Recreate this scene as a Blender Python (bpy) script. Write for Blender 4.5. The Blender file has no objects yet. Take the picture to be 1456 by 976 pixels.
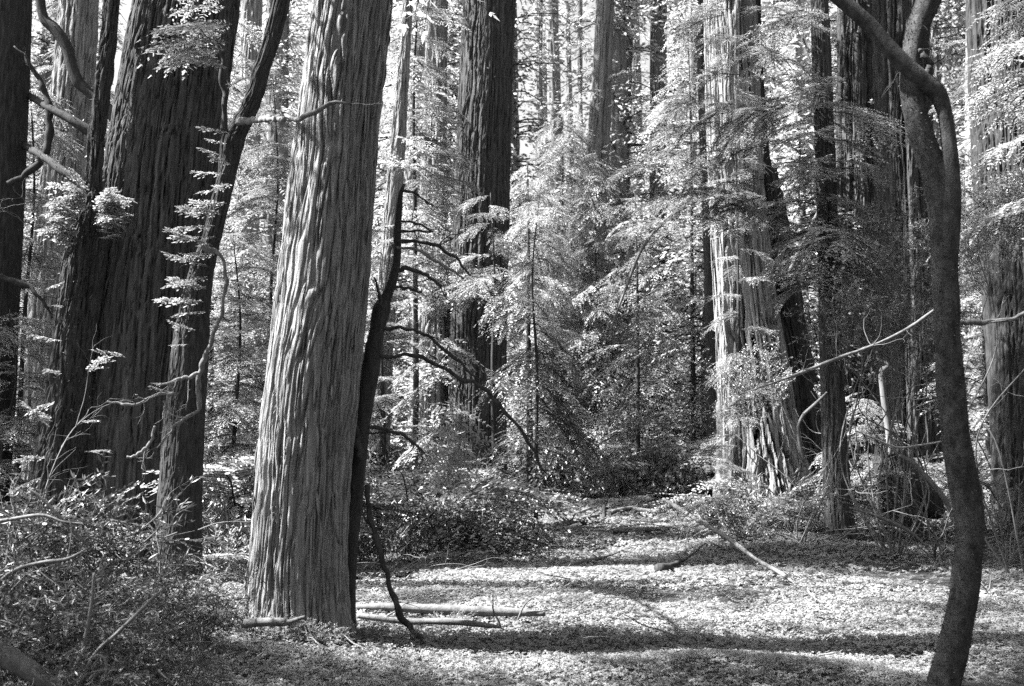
import bpy, math, random
import numpy as np
from mathutils import Vector

# ------------------------------------------------------------------ camera, world, sun, exposure
sc = bpy.context.scene
COL = sc.collection
PITCH = math.radians(5.37)
FPX = 1618.0
CAMZ = 1.6
cam_d = bpy.data.cameras.new("camera")
cam_d.sensor_width = 36.0
cam_d.lens = 40.0
cam_d.clip_start = 0.05
cam_d.clip_end = 2000.0
cam_d.dof.use_dof = True
cam_d.dof.focus_distance = 13.0
cam_d.dof.aperture_fstop = 2.8
cam = bpy.data.objects.new("camera", cam_d)
cam.location = (0, 0, CAMZ)
cam.rotation_euler = (math.pi / 2 + PITCH, 0, 0)
COL.objects.link(cam)
sc.camera = cam

SUN_ELEV = math.radians(52)
SH = np.array([-0.998, -0.05]); SH = SH / np.linalg.norm(SH)
SUN = np.array([SH[0] * math.cos(SUN_ELEV), SH[1] * math.cos(SUN_ELEV), math.sin(SUN_ELEV)])
world = bpy.data.worlds.new("World")
sc.world = world
world.use_nodes = True
wn = world.node_tree.nodes; wl = world.node_tree.links
sky = wn.new("ShaderNodeTexSky"); sky.sky_type = 'NISHITA'; sky.sun_disc = False
sky.sun_elevation = SUN_ELEV
sky.sun_rotation = math.atan2(SUN[0], SUN[1])
sky.air_density = 1.0; sky.dust_density = 4.0
bw = wn.new("ShaderNodeRGBToBW")                       # black-and-white film: no colour anywhere
wl.new(sky.outputs[0], bw.inputs[0])
wl.new(bw.outputs[0], wn["Background"].inputs[0])
wn["Background"].inputs[1].default_value = 0.052

sun_l = bpy.data.lights.new("sun", 'SUN')
sun_l.energy = 5.0
sun_l.angle = math.radians(0.55)
sun_o = bpy.data.objects.new("sun", sun_l)
sun_o.rotation_euler = Vector((-SUN[0], -SUN[1], -SUN[2])).to_track_quat('-Z', 'Y').to_euler()
sun_o.location = (-20, -10, 40)
COL.objects.link(sun_o)

sc.view_settings.view_transform = 'Standard'
sc.view_settings.look = 'None'
sc.view_settings.exposure = 2.95
sc.view_settings.gamma = 1.0
sc.cycles.use_denoising = False                        # film grain: leave the sampling noise in
sc.cycles.max_bounces = 5
sc.cycles.diffuse_bounces = 2
sc.cycles.transmission_bounces = 2
sc.cycles.transparent_max_bounces = 4
sc.cycles.use_adaptive_sampling = False
sc.cycles.sample_clamp_indirect = 0.8

rng = np.random.default_rng(7)

# ------------------------------------------------------------------ noise
def _hash(ix, iy, iz, seed):
    h = (ix * 374761393 + iy * 668265263 + iz * 2147483647 + seed * 974634777) & 0xFFFFFFFF
    h = ((h ^ (h >> 13)) * 1274126177) & 0xFFFFFFFF
    h = ((h ^ (h >> 16)) * 2246822519) & 0xFFFFFFFF
    return ((h ^ (h >> 15)) & 0xFFFF) / 32767.5 - 1.0

def noise(x, y, z, seed=0):
    x, y, z = np.broadcast_arrays(np.asarray(x, float), np.asarray(y, float), np.asarray(z, float))
    fx, fy, fz = np.floor(x), np.floor(y), np.floor(z)
    ix, iy, iz = fx.astype(np.int64), fy.astype(np.int64), fz.astype(np.int64)
    u, v, w = x - fx, y - fy, z - fz
    u = u * u * (3 - 2 * u); v = v * v * (3 - 2 * v); w = w * w * (3 - 2 * w)
    r = 0
    for dx in (0, 1):
        for dy in (0, 1):
            for dz in (0, 1):
                r = r + _hash(ix + dx, iy + dy, iz + dz, seed) * (u if dx else 1 - u) * (v if dy else 1 - v) * (w if dz else 1 - w)
    return r

def smooth(a, b, x):
    t = np.clip((x - a) / (b - a), 0, 1)
    return t * t * (3 - 2 * t)

# ------------------------------------------------------------------ terrain
def ground_z(x, y):
    x = np.asarray(x, float); y = np.asarray(y, float)
    z = 0.50 * np.exp(-(((x + 5.2) / 2.6) ** 2 + ((y - 9.5) / 4.0) ** 2))      # mound under the left trees
    z = z + 0.03 * np.maximum(0, y - 26) * (0.7 + 0.3 * smooth(-8, 4, x)) + 0.00015 * np.maximum(0, y - 60) ** 2 * (y < 200) + (y >= 200) * 0.00015 * 140 ** 2
    z = z + 0.35 * smooth(3.0, 7.0, x) * smooth(16, 22, y)
    z = z + 0.55 * smooth(-1.0, -4.5, x) * smooth(17, 24, y)
    z = z + 0.10 * noise(x * 0.35, y * 0.35, 0, 3) + 0.035 * noise(x * 1.3, y * 1.3, 0, 4)
    z = z + 0.30 * np.exp(-(((x - 2.5) / 1.6) ** 2 + ((y - 27) / 1.6) ** 2))
    z = z + 0.12 * np.exp(-(((x - 1.2) / 1.4) ** 2 + ((y - 8.6) / .5) ** 2))
    z = z + 0.25 * np.exp(-(((x - 4.2) / 1.5) ** 2 + ((y - 18.2) / 1.5) ** 2))
    return z - 0.04

CF = np.array([0, math.cos(PITCH), math.sin(PITCH)])
CU = np.array([0, -math.sin(PITCH), math.cos(PITCH)])
def ray(px, py):
    return CF + np.array([1, 0, 0]) * (px - 728) / FPX + CU * (488 - py) / FPX
def at(px, py, Y):
    d = ray(px, py)
    return np.array([0, 0, CAMZ]) + d * (Y / d[1])
def gp(px, py):
    d = ray(px, py); Y = 3.0
    while Y < 200:
        p = at(px, py, Y)
        if p[2] <= float(ground_z(p[0], p[1])): return p
        Y += 0.03
    return at(px, py, 60)
def onground(px, Y):
    x = (px - 728) / FPX * Y
    return np.array([x, Y, float(ground_z(x, Y))])

# ------------------------------------------------------------------ mesh building
class Geo:
    def __init__(s): s.v = []; s.f = []; s.n = 0
    def add(s, V, F, m=0):
        V = np.asarray(V, float).reshape(-1, 3); F = np.asarray(F, np.int64)
        if len(F) == 0: return
        s.v.append(V); s.f.append((F + s.n, m)); s.n += len(V)
    def mesh(s, name, mats, smooth_=False):
        me = bpy.data.meshes.new(name)
        V = np.concatenate(s.v); me.vertices.add(len(V)); me.vertices.foreach_set("co", V.ravel().astype(np.float32))
        loops = np.concatenate([f.ravel() for f, m in s.f])
        tot = np.concatenate([np.full(len(f), f.shape[1]) for f, m in s.f])
        mi = np.concatenate([np.full(len(f), m) for f, m in s.f])
        st = np.concatenate([[0], np.cumsum(tot)[:-1]])
        me.loops.add(len(loops)); me.loops.foreach_set("vertex_index", loops.astype(np.int32))
        me.polygons.add(len(tot)); me.polygons.foreach_set("loop_start", st.astype(np.int32))
        me.polygons.foreach_set("material_index", mi.astype(np.int32))
        me.polygons.foreach_set("use_smooth", np.full(len(tot), smooth_))
        me.update(calc_edges=True)
        for m in mats: me.materials.append(m)
        return me

def catmull(P, n):
    P = np.asarray(P, float)
    if len(P) == 2:
        t = np.linspace(0, 1, n)[:, None]; return P[0] * (1 - t) + P[1] * t
    Q = np.vstack([2 * P[0] - P[1], P, 2 * P[-1] - P[-2]])
    seg = np.linalg.norm(np.diff(P, axis=0)[:, :3], axis=1); cum = np.concatenate([[0], np.cumsum(seg)])
    ts = np.linspace(0, cum[-1], n); i = np.clip(np.searchsorted(cum, ts, side='right') - 1, 0, len(P) - 2)
    t = ((ts - cum[i]) / np.maximum(seg[i], 1e-9))[:, None]
    p0, p1, p2, p3 = Q[i], Q[i + 1], Q[i + 2], Q[i + 3]
    return 0.5 * ((2 * p1) + (-p0 + p2) * t + (2 * p0 - 5 * p1 + 4 * p2 - p3) * t ** 2 + (-p0 + 3 * p1 - 3 * p2 + p3) * t ** 3)

def frames(C):
    T = np.gradient(C, axis=0); T /= np.linalg.norm(T, axis=1)[:, None] + 1e-12
    N = np.zeros_like(T)
    a = np.array([1.0, 0, 0]) if abs(T[0][0]) < 0.9 else np.array([0, 1.0, 0])
    n = a - T[0] * a.dot(T[0]); n /= np.linalg.norm(n)
    for k in range(len(T)):
        n = n - T[k] * n.dot(T[k]); n /= np.linalg.norm(n) + 1e-12; N[k] = n
    return T, N, np.cross(T, N)

def tube(P, R, nu=6, rows=12, disp=None, cap=True, flat=False):
    """tapered tube through control points; disp(cx, cy, s, R) returns radial offset"""
    A = catmull(np.hstack([np.asarray(P, float), np.asarray(R, float)[:, None]]), rows)
    C, r = A[:, :3], np.maximum(A[:, 3], 1e-4)
    T, N, B = frames(C)
    s = np.concatenate([[0], np.cumsum(np.linalg.norm(np.diff(C, axis=0), axis=1))])
    th = np.linspace(0, 2 * math.pi, nu, endpoint=False)
    ct, st = np.cos(th)[None, :], np.sin(th)[None, :]
    rr = np.repeat(r[:, None], nu, 1)
    if disp is not None:
        rr = rr + disp(ct * r[:, None], st * r[:, None], np.repeat(s[:, None], nu, 1), rr)
    V = C[:, None, :] + N[:, None, :] * (ct * rr)[..., None] + B[:, None, :] * (st * rr)[..., None]
    V = V.reshape(-1, 3)
    i = np.arange(rows - 1)[:, None] * nu; j = np.arange(nu)[None, :]; j2 = (j + 1) % nu
    F = np.stack([i + j, i + j2, i + nu + j2, i + nu + j], -1).reshape(-1, 4)
    Ftri = np.zeros((0, 3), int)
    if cap:
        V = np.vstack([V, C[0], C[-1]]); k = len(V); jj = np.arange(nu); jn = (jj + 1) % nu
        a = np.stack([jn, jj, np.full(nu, k - 2)], -1); o = (rows - 1) * nu
        b = np.stack([o + jj, o + jn, np.full(nu, k - 1)], -1); Ftri = np.vstack([a, b])
    return V, F, Ftri

def add_tube(g, P, R, nu=6, rows=12, m=0, disp=None, cap=True):
    V, F, T = tube(P, R, nu, rows, disp, cap)
    base = g.n
    g.add(V, F, m)
    if len(T): g.f.append((T + base, m))

def blades(g, B, D, S, L, W, m=0, fingers=False, fold=0.0):
    """leaf blades: base B, direction D, side S, length L, half width W"""
    B, D, S = (np.asarray(a, float) for a in (B, D, S)); L = np.asarray(L, float)[:, None]; W = np.asarray(W, float)[:, None]
    n = len(B)
    if n == 0: return
    Nn = np.cross(D, S)
    if fingers:
        V = np.stack([B, B + D * L * .18 + S * W, B + D * L * .18 - S * W, B + D * L * .8 + S * W * .9 - Nn * L * .05,
                      B + D * L * .8 - S * W * .9 - Nn * L * .05, B + D * L - Nn * L * .10], 1)
        b = np.arange(n)[:, None] * 6
        k = g.n
        g.add(V.reshape(-1, 3), b + np.array([[1, 3, 4, 2]]), m)
        g.f.append((k + b + np.array([[0, 1, 2]]), m)); g.f.append((k + b + np.array([[3, 5, 4]]), m))
    else:
        V = np.stack([B, B + D * L * .42 + S * W + Nn * W * fold, B + D * L, B + D * L * .42 - S * W + Nn * W * fold], 1)
        b = np.arange(n)[:, None] * 4
        if fold:
            k = g.n
            g.add(V.reshape(-1, 3), b + np.array([[0, 1, 2]]), m); g.f.append((k + b + np.array([[0, 2, 3]]), m))
        else:
            g.add(V.reshape(-1, 3), b + np.array([[0, 1, 2, 3]]), m)

def unit(a): return a / (np.linalg.norm(a, axis=-1, keepdims=True) + 1e-12)

# ------------------------------------------------------------------ objects
def tag(o, label=None, cat=None, group=None, kind=None):
    if label: o["label"] = label
    if cat: o["category"] = cat
    if group: o["group"] = group
    if kind: o["kind"] = kind
    return o
def link(name, me, parent=None, loc=None, rot=None, scale=None):
    o = bpy.data.objects.new(name, me); COL.objects.link(o)
    if parent is not None: o.parent = parent
    if loc is not None: o.location = [float(c) for c in loc]
    if rot is not None: o.rotation_euler = [float(c) for c in rot]
    if scale is not None: o.scale = (scale,) * 3 if np.isscalar(scale) else scale
    return o
def thing(name, label, cat, loc=(0, 0, 0), group=None, rz=0):
    o = bpy.data.objects.new(name, None); COL.objects.link(o)
    o.empty_display_size = 0.3
    o.location = [float(c) for c in loc]; o.rotation_euler = (0, 0, rz)
    return tag(o, label, cat, group)

# ------------------------------------------------------------------ materials (greys: the film has no colour)
def new_mat(name):
    m = bpy.data.materials.new(name); m.use_nodes = True
    nt = m.node_tree; b = nt.nodes["Principled BSDF"]; return m, nt, b
def ramp(nt, fac, stops):
    r = nt.nodes.new("ShaderNodeValToRGB"); e = r.color_ramp.elements
    while len(e) < len(stops): e.new(0.5)
    for el, (p, c) in zip(e, stops): el.position = p; el.color = (c, c, c, 1)
    nt.links.new(fac, r.inputs[0]); return r.outputs[0]
def tex_noise(nt, scale, detail=4, rough=0.6, loc=(0, 0, 0), dist=0.0):
    tc = nt.nodes.new("ShaderNodeTexCoord"); mp = nt.nodes.new("ShaderNodeMapping")
    mp.inputs["Scale"].default_value = scale; mp.inputs["Location"].default_value = loc
    n = nt.nodes.new("ShaderNodeTexNoise"); n.inputs["Scale"].default_value = 1.0
    n.inputs["Detail"].default_value = detail; n.inputs["Roughness"].default_value = rough
    n.inputs["Distortion"].default_value = dist
    nt.links.new(tc.outputs["Object"], mp.inputs[0]); nt.links.new(mp.outputs[0], n.inputs[0]); return n.outputs[0]
def bark_mat(name, lo, hi, xy=22, z=1.2, bump=0.6, dist=0.02):
    m, nt, b = new_mat(name)
    a = tex_noise(nt, (xy, xy, z), 6, 0.65)
    nt.links.new(ramp(nt, a, [(0.30, lo), (0.52, (lo + hi) / 2), (0.72, hi)]), b.inputs["Base Color"])
    b.inputs["Roughness"].default_value = 0.95; b.inputs["Specular IOR Level"].default_value = 0.052
    c1 = tex_noise(nt, (xy * 2.6, xy * 2.6, z * 2.0), 6, 0.7, (3, 1, 7)); c2 = tex_noise(nt, (xy * 1.6, xy * 1.6, z * 14), 5, 0.65, (9, 4, 2))
    mm = nt.nodes.new("ShaderNodeMath"); mm.operation = 'MULTIPLY_ADD'; mm.inputs[1].default_value = 0.45
    nt.links.new(c2, mm.inputs[0]); nt.links.new(c1, mm.inputs[2]); c = mm.outputs[0]
    bp = nt.nodes.new("ShaderNodeBump"); bp.inputs["Strength"].default_value = bump; bp.inputs["Distance"].default_value = dist
    nt.links.new(c, bp.inputs["Height"]); nt.links.new(bp.outputs[0], b.inputs["Normal"])
    return m
M_bark = bark_mat("redwood_bark", 0.06, 0.31, 26, 1.2, 1.0, 0.02)
M_bark_shade = bark_mat("shaded_redwood_bark", 0.018, 0.10, 22, 1.0, 1.0, 0.025)  # darkened copy of the redwood bark: the trunks' shade put into the colour
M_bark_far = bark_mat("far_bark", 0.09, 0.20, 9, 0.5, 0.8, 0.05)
M_bark_dark = bark_mat("dark_bark", 0.022, 0.06, 24, 5, 0.7, 0.015)
M_alder = bark_mat("mossy_smooth_bark", 0.02, 0.085, 17, 11, 1.0, 0.02)
M_dead = bark_mat("dead_wood", 0.08, 0.19, 40, 6, 0.5, 0.006)
M_twig = bark_mat("twig_bark", 0.06, 0.15, 40, 8, 0.5, 0.006)
M_log = bark_mat("weathered_log", 0.06, 0.16, 16, 16, 0.7, 0.01)

def leaf_mat(name, lo, hi, trans=0.4, nscale=1.2, gloss=0.12):
    m = bpy.data.materials.new(name); m.use_nodes = True; nt = m.node_tree
    nt.nodes.remove(nt.nodes["Principled BSDF"]); out = nt.nodes["Material Output"]
    a = tex_noise(nt, (nscale,) * 3, 3, 0.6)
    oi = nt.nodes.new("ShaderNodeObjectInfo")
    ad = nt.nodes.new("ShaderNodeMath"); ad.operation = 'MULTIPLY_ADD'; ad.inputs[1].default_value = 0.25; ad.inputs[2].default_value = -0.12
    nt.links.new(oi.outputs["Random"], ad.inputs[0])
    a2 = nt.nodes.new("ShaderNodeMath"); a2.operation = 'ADD'; nt.links.new(a, a2.inputs[0]); nt.links.new(ad.outputs[0], a2.inputs[1])
    c = ramp(nt, a2.outputs[0], [(0.3, lo), (0.7, hi)])
    d = nt.nodes.new("ShaderNodeBsdfDiffuse"); t = nt.nodes.new("ShaderNodeBsdfTranslucent")
    g = nt.nodes.new("ShaderNodeBsdfGlossy"); g.inputs["Roughness"].default_value = 0.45
    for n in (d, t): nt.links.new(c, n.inputs[0])
    g.inputs[0].default_value = (0.8, 0.8, 0.8, 1)
    mx = nt.nodes.new("ShaderNodeMixShader"); mx.inputs[0].default_value = trans
    nt.links.new(d.outputs[0], mx.inputs[1]); nt.links.new(t.outputs[0], mx.inputs[2])
    m2 = nt.nodes.new("ShaderNodeMixShader")
    m2.inputs[0].default_value = gloss * 0.45
    nt.links.new(mx.outputs[0], m2.inputs[1]); nt.links.new(g.outputs[0], m2.inputs[2])
    nt.links.new(m2.outputs[0], out.inputs[0]); return m
M_needle = leaf_mat("redwood_needles", 0.16, 0.34, 0.5)
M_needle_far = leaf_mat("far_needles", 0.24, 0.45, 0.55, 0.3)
M_needle_dark = leaf_mat("dark_needles", 0.06, 0.12, 0.3)  # needles darkened so lower boughs and rim bushes carry shade in their colour
M_leaf = leaf_mat("broad_leaves", 0.08, 0.18, 0.35, 2.0, 0.3)
M_clover = leaf_mat("sorrel_leaves", 0.10, 0.19, 0.3, 1.1, 0.03)
M_moss = leaf_mat("moss", 0.015, 0.05, 0.2, 3.0)

m, nt, b = new_mat("forest_soil")
a = tex_noise(nt, (3, 3, 3), 8, 0.7); nt.links.new(ramp(nt, a, [(0.35, 0.025), (0.7, 0.08)]), b.inputs["Base Color"])
c = tex_noise(nt, (14, 14, 14), 8, 0.75); bp = nt.nodes.new("ShaderNodeBump"); bp.inputs["Distance"].default_value = 0.052
nt.links.new(c, bp.inputs["Height"]); nt.links.new(bp.outputs[0], b.inputs["Normal"]); b.inputs["Roughness"].default_value = 1
b.inputs["Specular IOR Level"].default_value = 0.1
M_soil = m

# ------------------------------------------------------------------ bark relief
def redwood_disp(k=1.0, seed=0, depth=1.0, flare=0.3, fh=0.7, split=0.0, z0=0.0):
    def f(cx, cy, s, R):
        s = s + z0
        wx = noise(cx * 3.0, cy * 3.0, s * 1.1, seed) * 0.045 + noise(cx * 9, cy * 9, s * 4.5, seed + 1) * 0.012
        x, y = cx + wx, cy - wx * 0.8
        big = noise(x * 3.2 / k, y * 3.2 / k, s * 0.16, seed + 2) * 0.035
        v = np.abs(noise(x * 20 / k, y * 20 / k, s * 0.6 / k, seed + 3)); plate = smooth(0.0, 0.15, v) * .75 + np.minimum(v, .6) * .45
        v2 = np.abs(noise(x * 42 / k, y * 42 / k, s * 1.4 / k, seed + 4)); p2 = smooth(0.0, 0.22, v2)
        v3 = noise(x * 60 / k, y * 60 / k, s * 7.0, seed + 5)
        chip = np.abs(noise(x * 20 / k, y * 20 / k, s * 5.0, seed + 6))
        o = big + (plate - 0.6) * 0.030 * k + (p2 - 0.6) * 0.015 * k + v3 * 0.008 + chip * 0.010
        o = o * depth
        if split:
            sp = np.abs(noise(x * 4.2, y * 4.2, s * 0.11, seed + 9)); o = o - split * (1 - smooth(0.0, 0.16, sp))
            sp2 = np.abs(noise(x * 8.5, y * 8.5, s * 0.22, seed + 10)); o = o - split * .4 * (1 - smooth(0.0, 0.2, sp2))
        if flare:
            lob = noise(cx / R * 2.2, cy / R * 2.2, 0.3, seed + 7)
            o = o + R * np.exp(-np.maximum(s, 0) / fh) * flare * (0.75 + 0.9 * lob)
        return o
    return f
def small_disp(amp=0.1, seed=0, fr=8):
    def f(cx, cy, s, R):
        return R * amp * (noise(cx * fr, cy * fr, s * fr * 0.35, seed) + 0.7 * noise(cx * fr * 3, cy * fr * 3, s * fr, seed + 1))
    return f

def px_path(pts, Y, extend=None, loc=None):
    """control points given as (photo x, photo y, width px[, depth]) -> world centres and radii"""
    P, R = [], []
    for q in pts:
        y = q[3] if len(q) > 3 else Y
        P.append(at(q[0], q[1], y)); R.append(q[2] / 2 * y / FPX)
    P, R = np.array(P), np.array(R)
    return P, R

def trunk_tree(label, pts, Y, mat, cat="tree", name="redwood_tree", nu=96, res=0.05, top=30.0, disp=None, rtop=0.35, group=None, part="trunk"):
    """pts from base (first) upward in photo pixels; extends below ground and up to height `top`"""
    P, R = px_path(pts, Y)
    base = P[0].copy(); gz = float(ground_z(base[0], base[1]))
    d = P[0] - P[1]; d /= np.linalg.norm(d)
    P = np.vstack([P[0] + d * (max(0.0, P[0][2] - gz) + 0.5) / max(0.3, -d[2]), P]); R = np.concatenate([[R[0]], R])
    loc = np.array([base[0], base[1], gz])
    tt = thing(name, label, cat, loc, group)
    g = Geo()
    # visible part at full resolution
    Lv = np.linalg.norm(np.diff(P, axis=0), axis=1).sum()
    rows = max(8, int(Lv / res))
    add_tube(g, P - loc, R, nu, rows, 0, disp, cap=True)
    if top > P[-1][2] + 1:
        # rest of the trunk above the frame, continuing the line with a gentle bend to plumb
        dv = P[-1] - P[-3] if len(P) > 3 else P[-1] - P[-2]
        dv = dv / dv[2]
        n = 6; Q = [P[-1]]; RR = [R[-1] * 1.0]
        for i in range(1, n + 1):
            st = (top - P[-1][2]) / n
            dv = dv * np.array([0.6, 0.6, 1]); Q.append(Q[-1] + dv * st); RR.append(R[-1] * (1 - (1 - rtop) * i / n))
        Q[0] = Q[0] - (Q[1] - Q[0]) * 0.02
        add_tube(g, np.array(Q) - loc, RR, max(12, nu // 6), 24, 0, None)
        tipc = np.array(Q)
    else: tipc = P
    link(part, g.mesh(part, [mat], nu < 60), tt)
    return tt, loc, P, R, tipc

# ------------------------------------------------------------------ foliage library
def bough_mesh(seed, L=1.6, droop=0.35, spacing=0.045, width=0.5, fw=0.012, fl=0.10, sec=0.09, fingers=True, mats=None, limb_r=0.012, gaps=0.12, twig=True):
    r = np.random.default_rng(seed); g = Geo()
    n = 9; t = np.linspace(0, 1, n)
    side = r.uniform(-.12, .12)
    C = np.stack([L * t * (1 - .08 * t), side * L * np.sin(t * 2.2) + L * 0.02 * r.standard_normal(n) * t, L * (0.12 * t - droop * t ** 2) + 0.01 * L * r.standard_normal(n)], 1)
    add_tube(g, C, np.linspace(limb_r, limb_r * .25, n), 5, 14, 1, None, False)
    CC = catmull(C, 60)
    Bs, Ds, Ss, Ls, Ws = [], [], [], [], []
    s = 0.10
    def fill(K, T0, lmax, sp, curve):
        # fingers along polyline K (m,3)
        m_ = len(K)
        TT = unit(np.gradient(K, axis=0)); up = np.array([0, 0, 1.0])
        SS = unit(np.cross(TT, up))
        idx = np.arange(m_)
        for sg in (-1, 1):
            keep = r.random(m_) > gaps
            i = idx[keep]
            a = r.uniform(0.55, 1.0, len(i))[:, None]
            D = unit(TT[i] * a + SS[i] * sg * (1.35 - a * .5) + up * r.uniform(-.28, .12, (len(i), 1)))
            prof = np.sin(np.clip((i + 1) / m_, 0, 1) * math.pi * .85 + .25) * .75 + .25
            Bs.append(K[i]); Ds.append(D); S_ = unit(np.cross(D, up + r.uniform(-.9, .9, (len(i), 3)))); Ss.append(S_)
            ll = lmax * prof * r.uniform(.6, 1.15, len(i)); Ls.append(ll); Ws.append(np.full(len(i), fw) * r.uniform(.75, 1.2, len(i)))
        # tip
        Bs.append(K[-1:]); Ds.append(TT[-1:]); Ss.append(SS[-1:]); Ls.append([lmax * .8]); Ws.append([fw])
    while s < 0.98:
        for sg in (-1, 1):
            if r.random() < gaps: continue
            i = min(59, int(s * 59)); T = unit(CC[min(59, i + 1)] - CC[i - 1]); up = np.array([0, 0, 1.0]); S = unit(np.cross(T, up)) * sg
            l2 = L * width * (math.sin(min(1, s * 1.15) * math.pi * .8 + .2) * .8 + .12) * r.uniform(.7, 1.2)
            ang = r.uniform(.8, 1.15)
            D = unit(T * math.cos(ang) + S * math.sin(ang))
            nn = max(4, int(l2 / spacing)); q = np.linspace(0, 1, nn)[:, None]
            K = CC[i] + D * l2 * q + T * l2 * .22 * q ** 2 - up * l2 * (r.uniform(.1, .45) * q ** 2 - .05 * q)
            if twig: add_tube(g, K[[0, nn // 2, -1]], [limb_r * .4, limb_r * .28, limb_r * .12], 3, 4, 1, None, False)
            fill(K, T, fl, spacing, 0)
        s += sec / L * r.uniform(.75, 1.25)
    fill(CC[20::max(1, int(60 * spacing / L))], None, fl, spacing, 0)
    blades(g, np.concatenate(Bs), np.concatenate(Ds), np.concatenate(Ss), np.concatenate(Ls), np.concatenate(Ws), 0, fingers)
    return g.mesh("bough", mats or [M_needle, M_twig])

BOUGH = [bough_mesh(10 + i, 1.6, 0.30 + .1 * (i % 3), mats=[M_needle, M_bark_dark]) for i in range(4)]
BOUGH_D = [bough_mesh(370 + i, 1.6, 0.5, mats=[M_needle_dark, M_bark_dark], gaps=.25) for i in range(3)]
SPRAY = [bough_mesh(30 + i, 0.7, 0.25, 0.032, .45, .009, .075, .06, mats=[M_needle, M_twig], limb_r=.006) for i in range(3)]
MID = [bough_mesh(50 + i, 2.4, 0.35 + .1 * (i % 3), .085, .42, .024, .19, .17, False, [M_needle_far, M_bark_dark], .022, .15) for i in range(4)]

def shoot_mesh(seed, n=40, H=1.0, spread=.5, fl=.10, fw=.014, mats=None, lean=.4, per=9):
    """upright bushy clump: curved stems carrying leafy fingers"""
    r = np.random.default_rng(seed); g = Geo(); B, D, S, L, W = [], [], [], [], []
    for k in range(n):
        a = r.uniform(0, 2 * math.pi); rad = spread * math.sqrt(r.random()) * .5
        p0 = np.array([math.cos(a) * rad, math.sin(a) * rad, -.05]); a2 = a + r.uniform(-.8, .8)
        out = np.array([math.cos(a2), math.sin(a2), 0]) * lean * H * r.uniform(.3, 1.3)
        h = H * r.uniform(.35, 1.0)
        C = catmull([p0, p0 + out * .35 + [0, 0, h * .6], p0 + out + [0, 0, h * r.uniform(.75, 1.0)]], per * 2)
        add_tube(g, C[[0, per, -1]], [.007, .005, .002], 3, 5, 1, None, False)
        T = unit(np.gradient(C, axis=0))
        for i in range(3, len(C)):
            for q in range(2):
                d = unit(T[i] * .7 + unit(r.standard_normal(3)) * np.array([1, 1, .5]))
                B.append(C[i]); D.append(d); S.append(unit(np.cross(d, [0, 0, 1.0]) + .4 * r.standard_normal(3)))
                L.append(fl * r.uniform(.5, 1.3)); W.append(fw * r.uniform(.7, 1.2))
    blades(g, B, unit(np.array(D)), unit(np.array(S)), L, W, 0, False, .3)
    return g.mesh("foliage", mats or [M_needle, M_twig])

def leafy_shrub_mesh(seed, H=1.4, n=26, leaf=.09, lw=.017, mats=None, spread=1.0):
    """wiry forking stems with lanceolate leaves toward the tips"""
    r = np.random.default_rng(seed); g = Geo(); B, D, S, L, W = [], [], [], [], []
    def stem(p, d, ln, rad, depth):
        m_ = 12; K = [p]
        for q in range(m_):
            d = unit(d + r.standard_normal(3) * .22 + np.array([0, 0, .02 if depth else .05])); K.append(K[-1] + d * ln / m_)
        K = np.array(K); add_tube(g, K[::3], np.linspace(rad, rad * .3, 5), 3, 9, 1, None, False)
        if depth < 2:
            for q in range(3 if depth == 0 else 2):
                i = r.integers(4, m_); stem(K[i], unit(d + unit(r.standard_normal(3)) * .95), ln * r.uniform(.35, .6), rad * .5, depth + 1)
        for i in range(4 if depth else 8, m_ + 1):
            for q in range(2):
                e = unit(unit(K[i] - K[i - 1]) * .5 + unit(r.standard_normal(3)) * np.array([1, 1, .7]))
                B.append(K[i]); D.append(e); S.append(np.cross(e, [0, 0, 1.0]) + .5 * r.standard_normal(3))
                L.append(leaf * r.uniform(.5, 1.2)); W.append(lw * r.uniform(.7, 1.2))
    for k in range(n):
        a = r.uniform(0, 2 * math.pi); p0 = np.array([math.cos(a), math.sin(a), 0]) * r.uniform(0, .3) * spread
        stem(p0, unit(np.array([math.cos(a) * .7, math.sin(a) * .7, r.uniform(.5, 1.4)])), H * r.uniform(.5, 1.0), .006, 0)
    D = unit(np.array(D)); S = np.array(S); S = unit(S - D * (S * D).sum(1, keepdims=True))
    blades(g, B, D, S, L, W, 0, False, .35)
    return g.mesh("foliage", mats or [M_leaf, M_twig])

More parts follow.
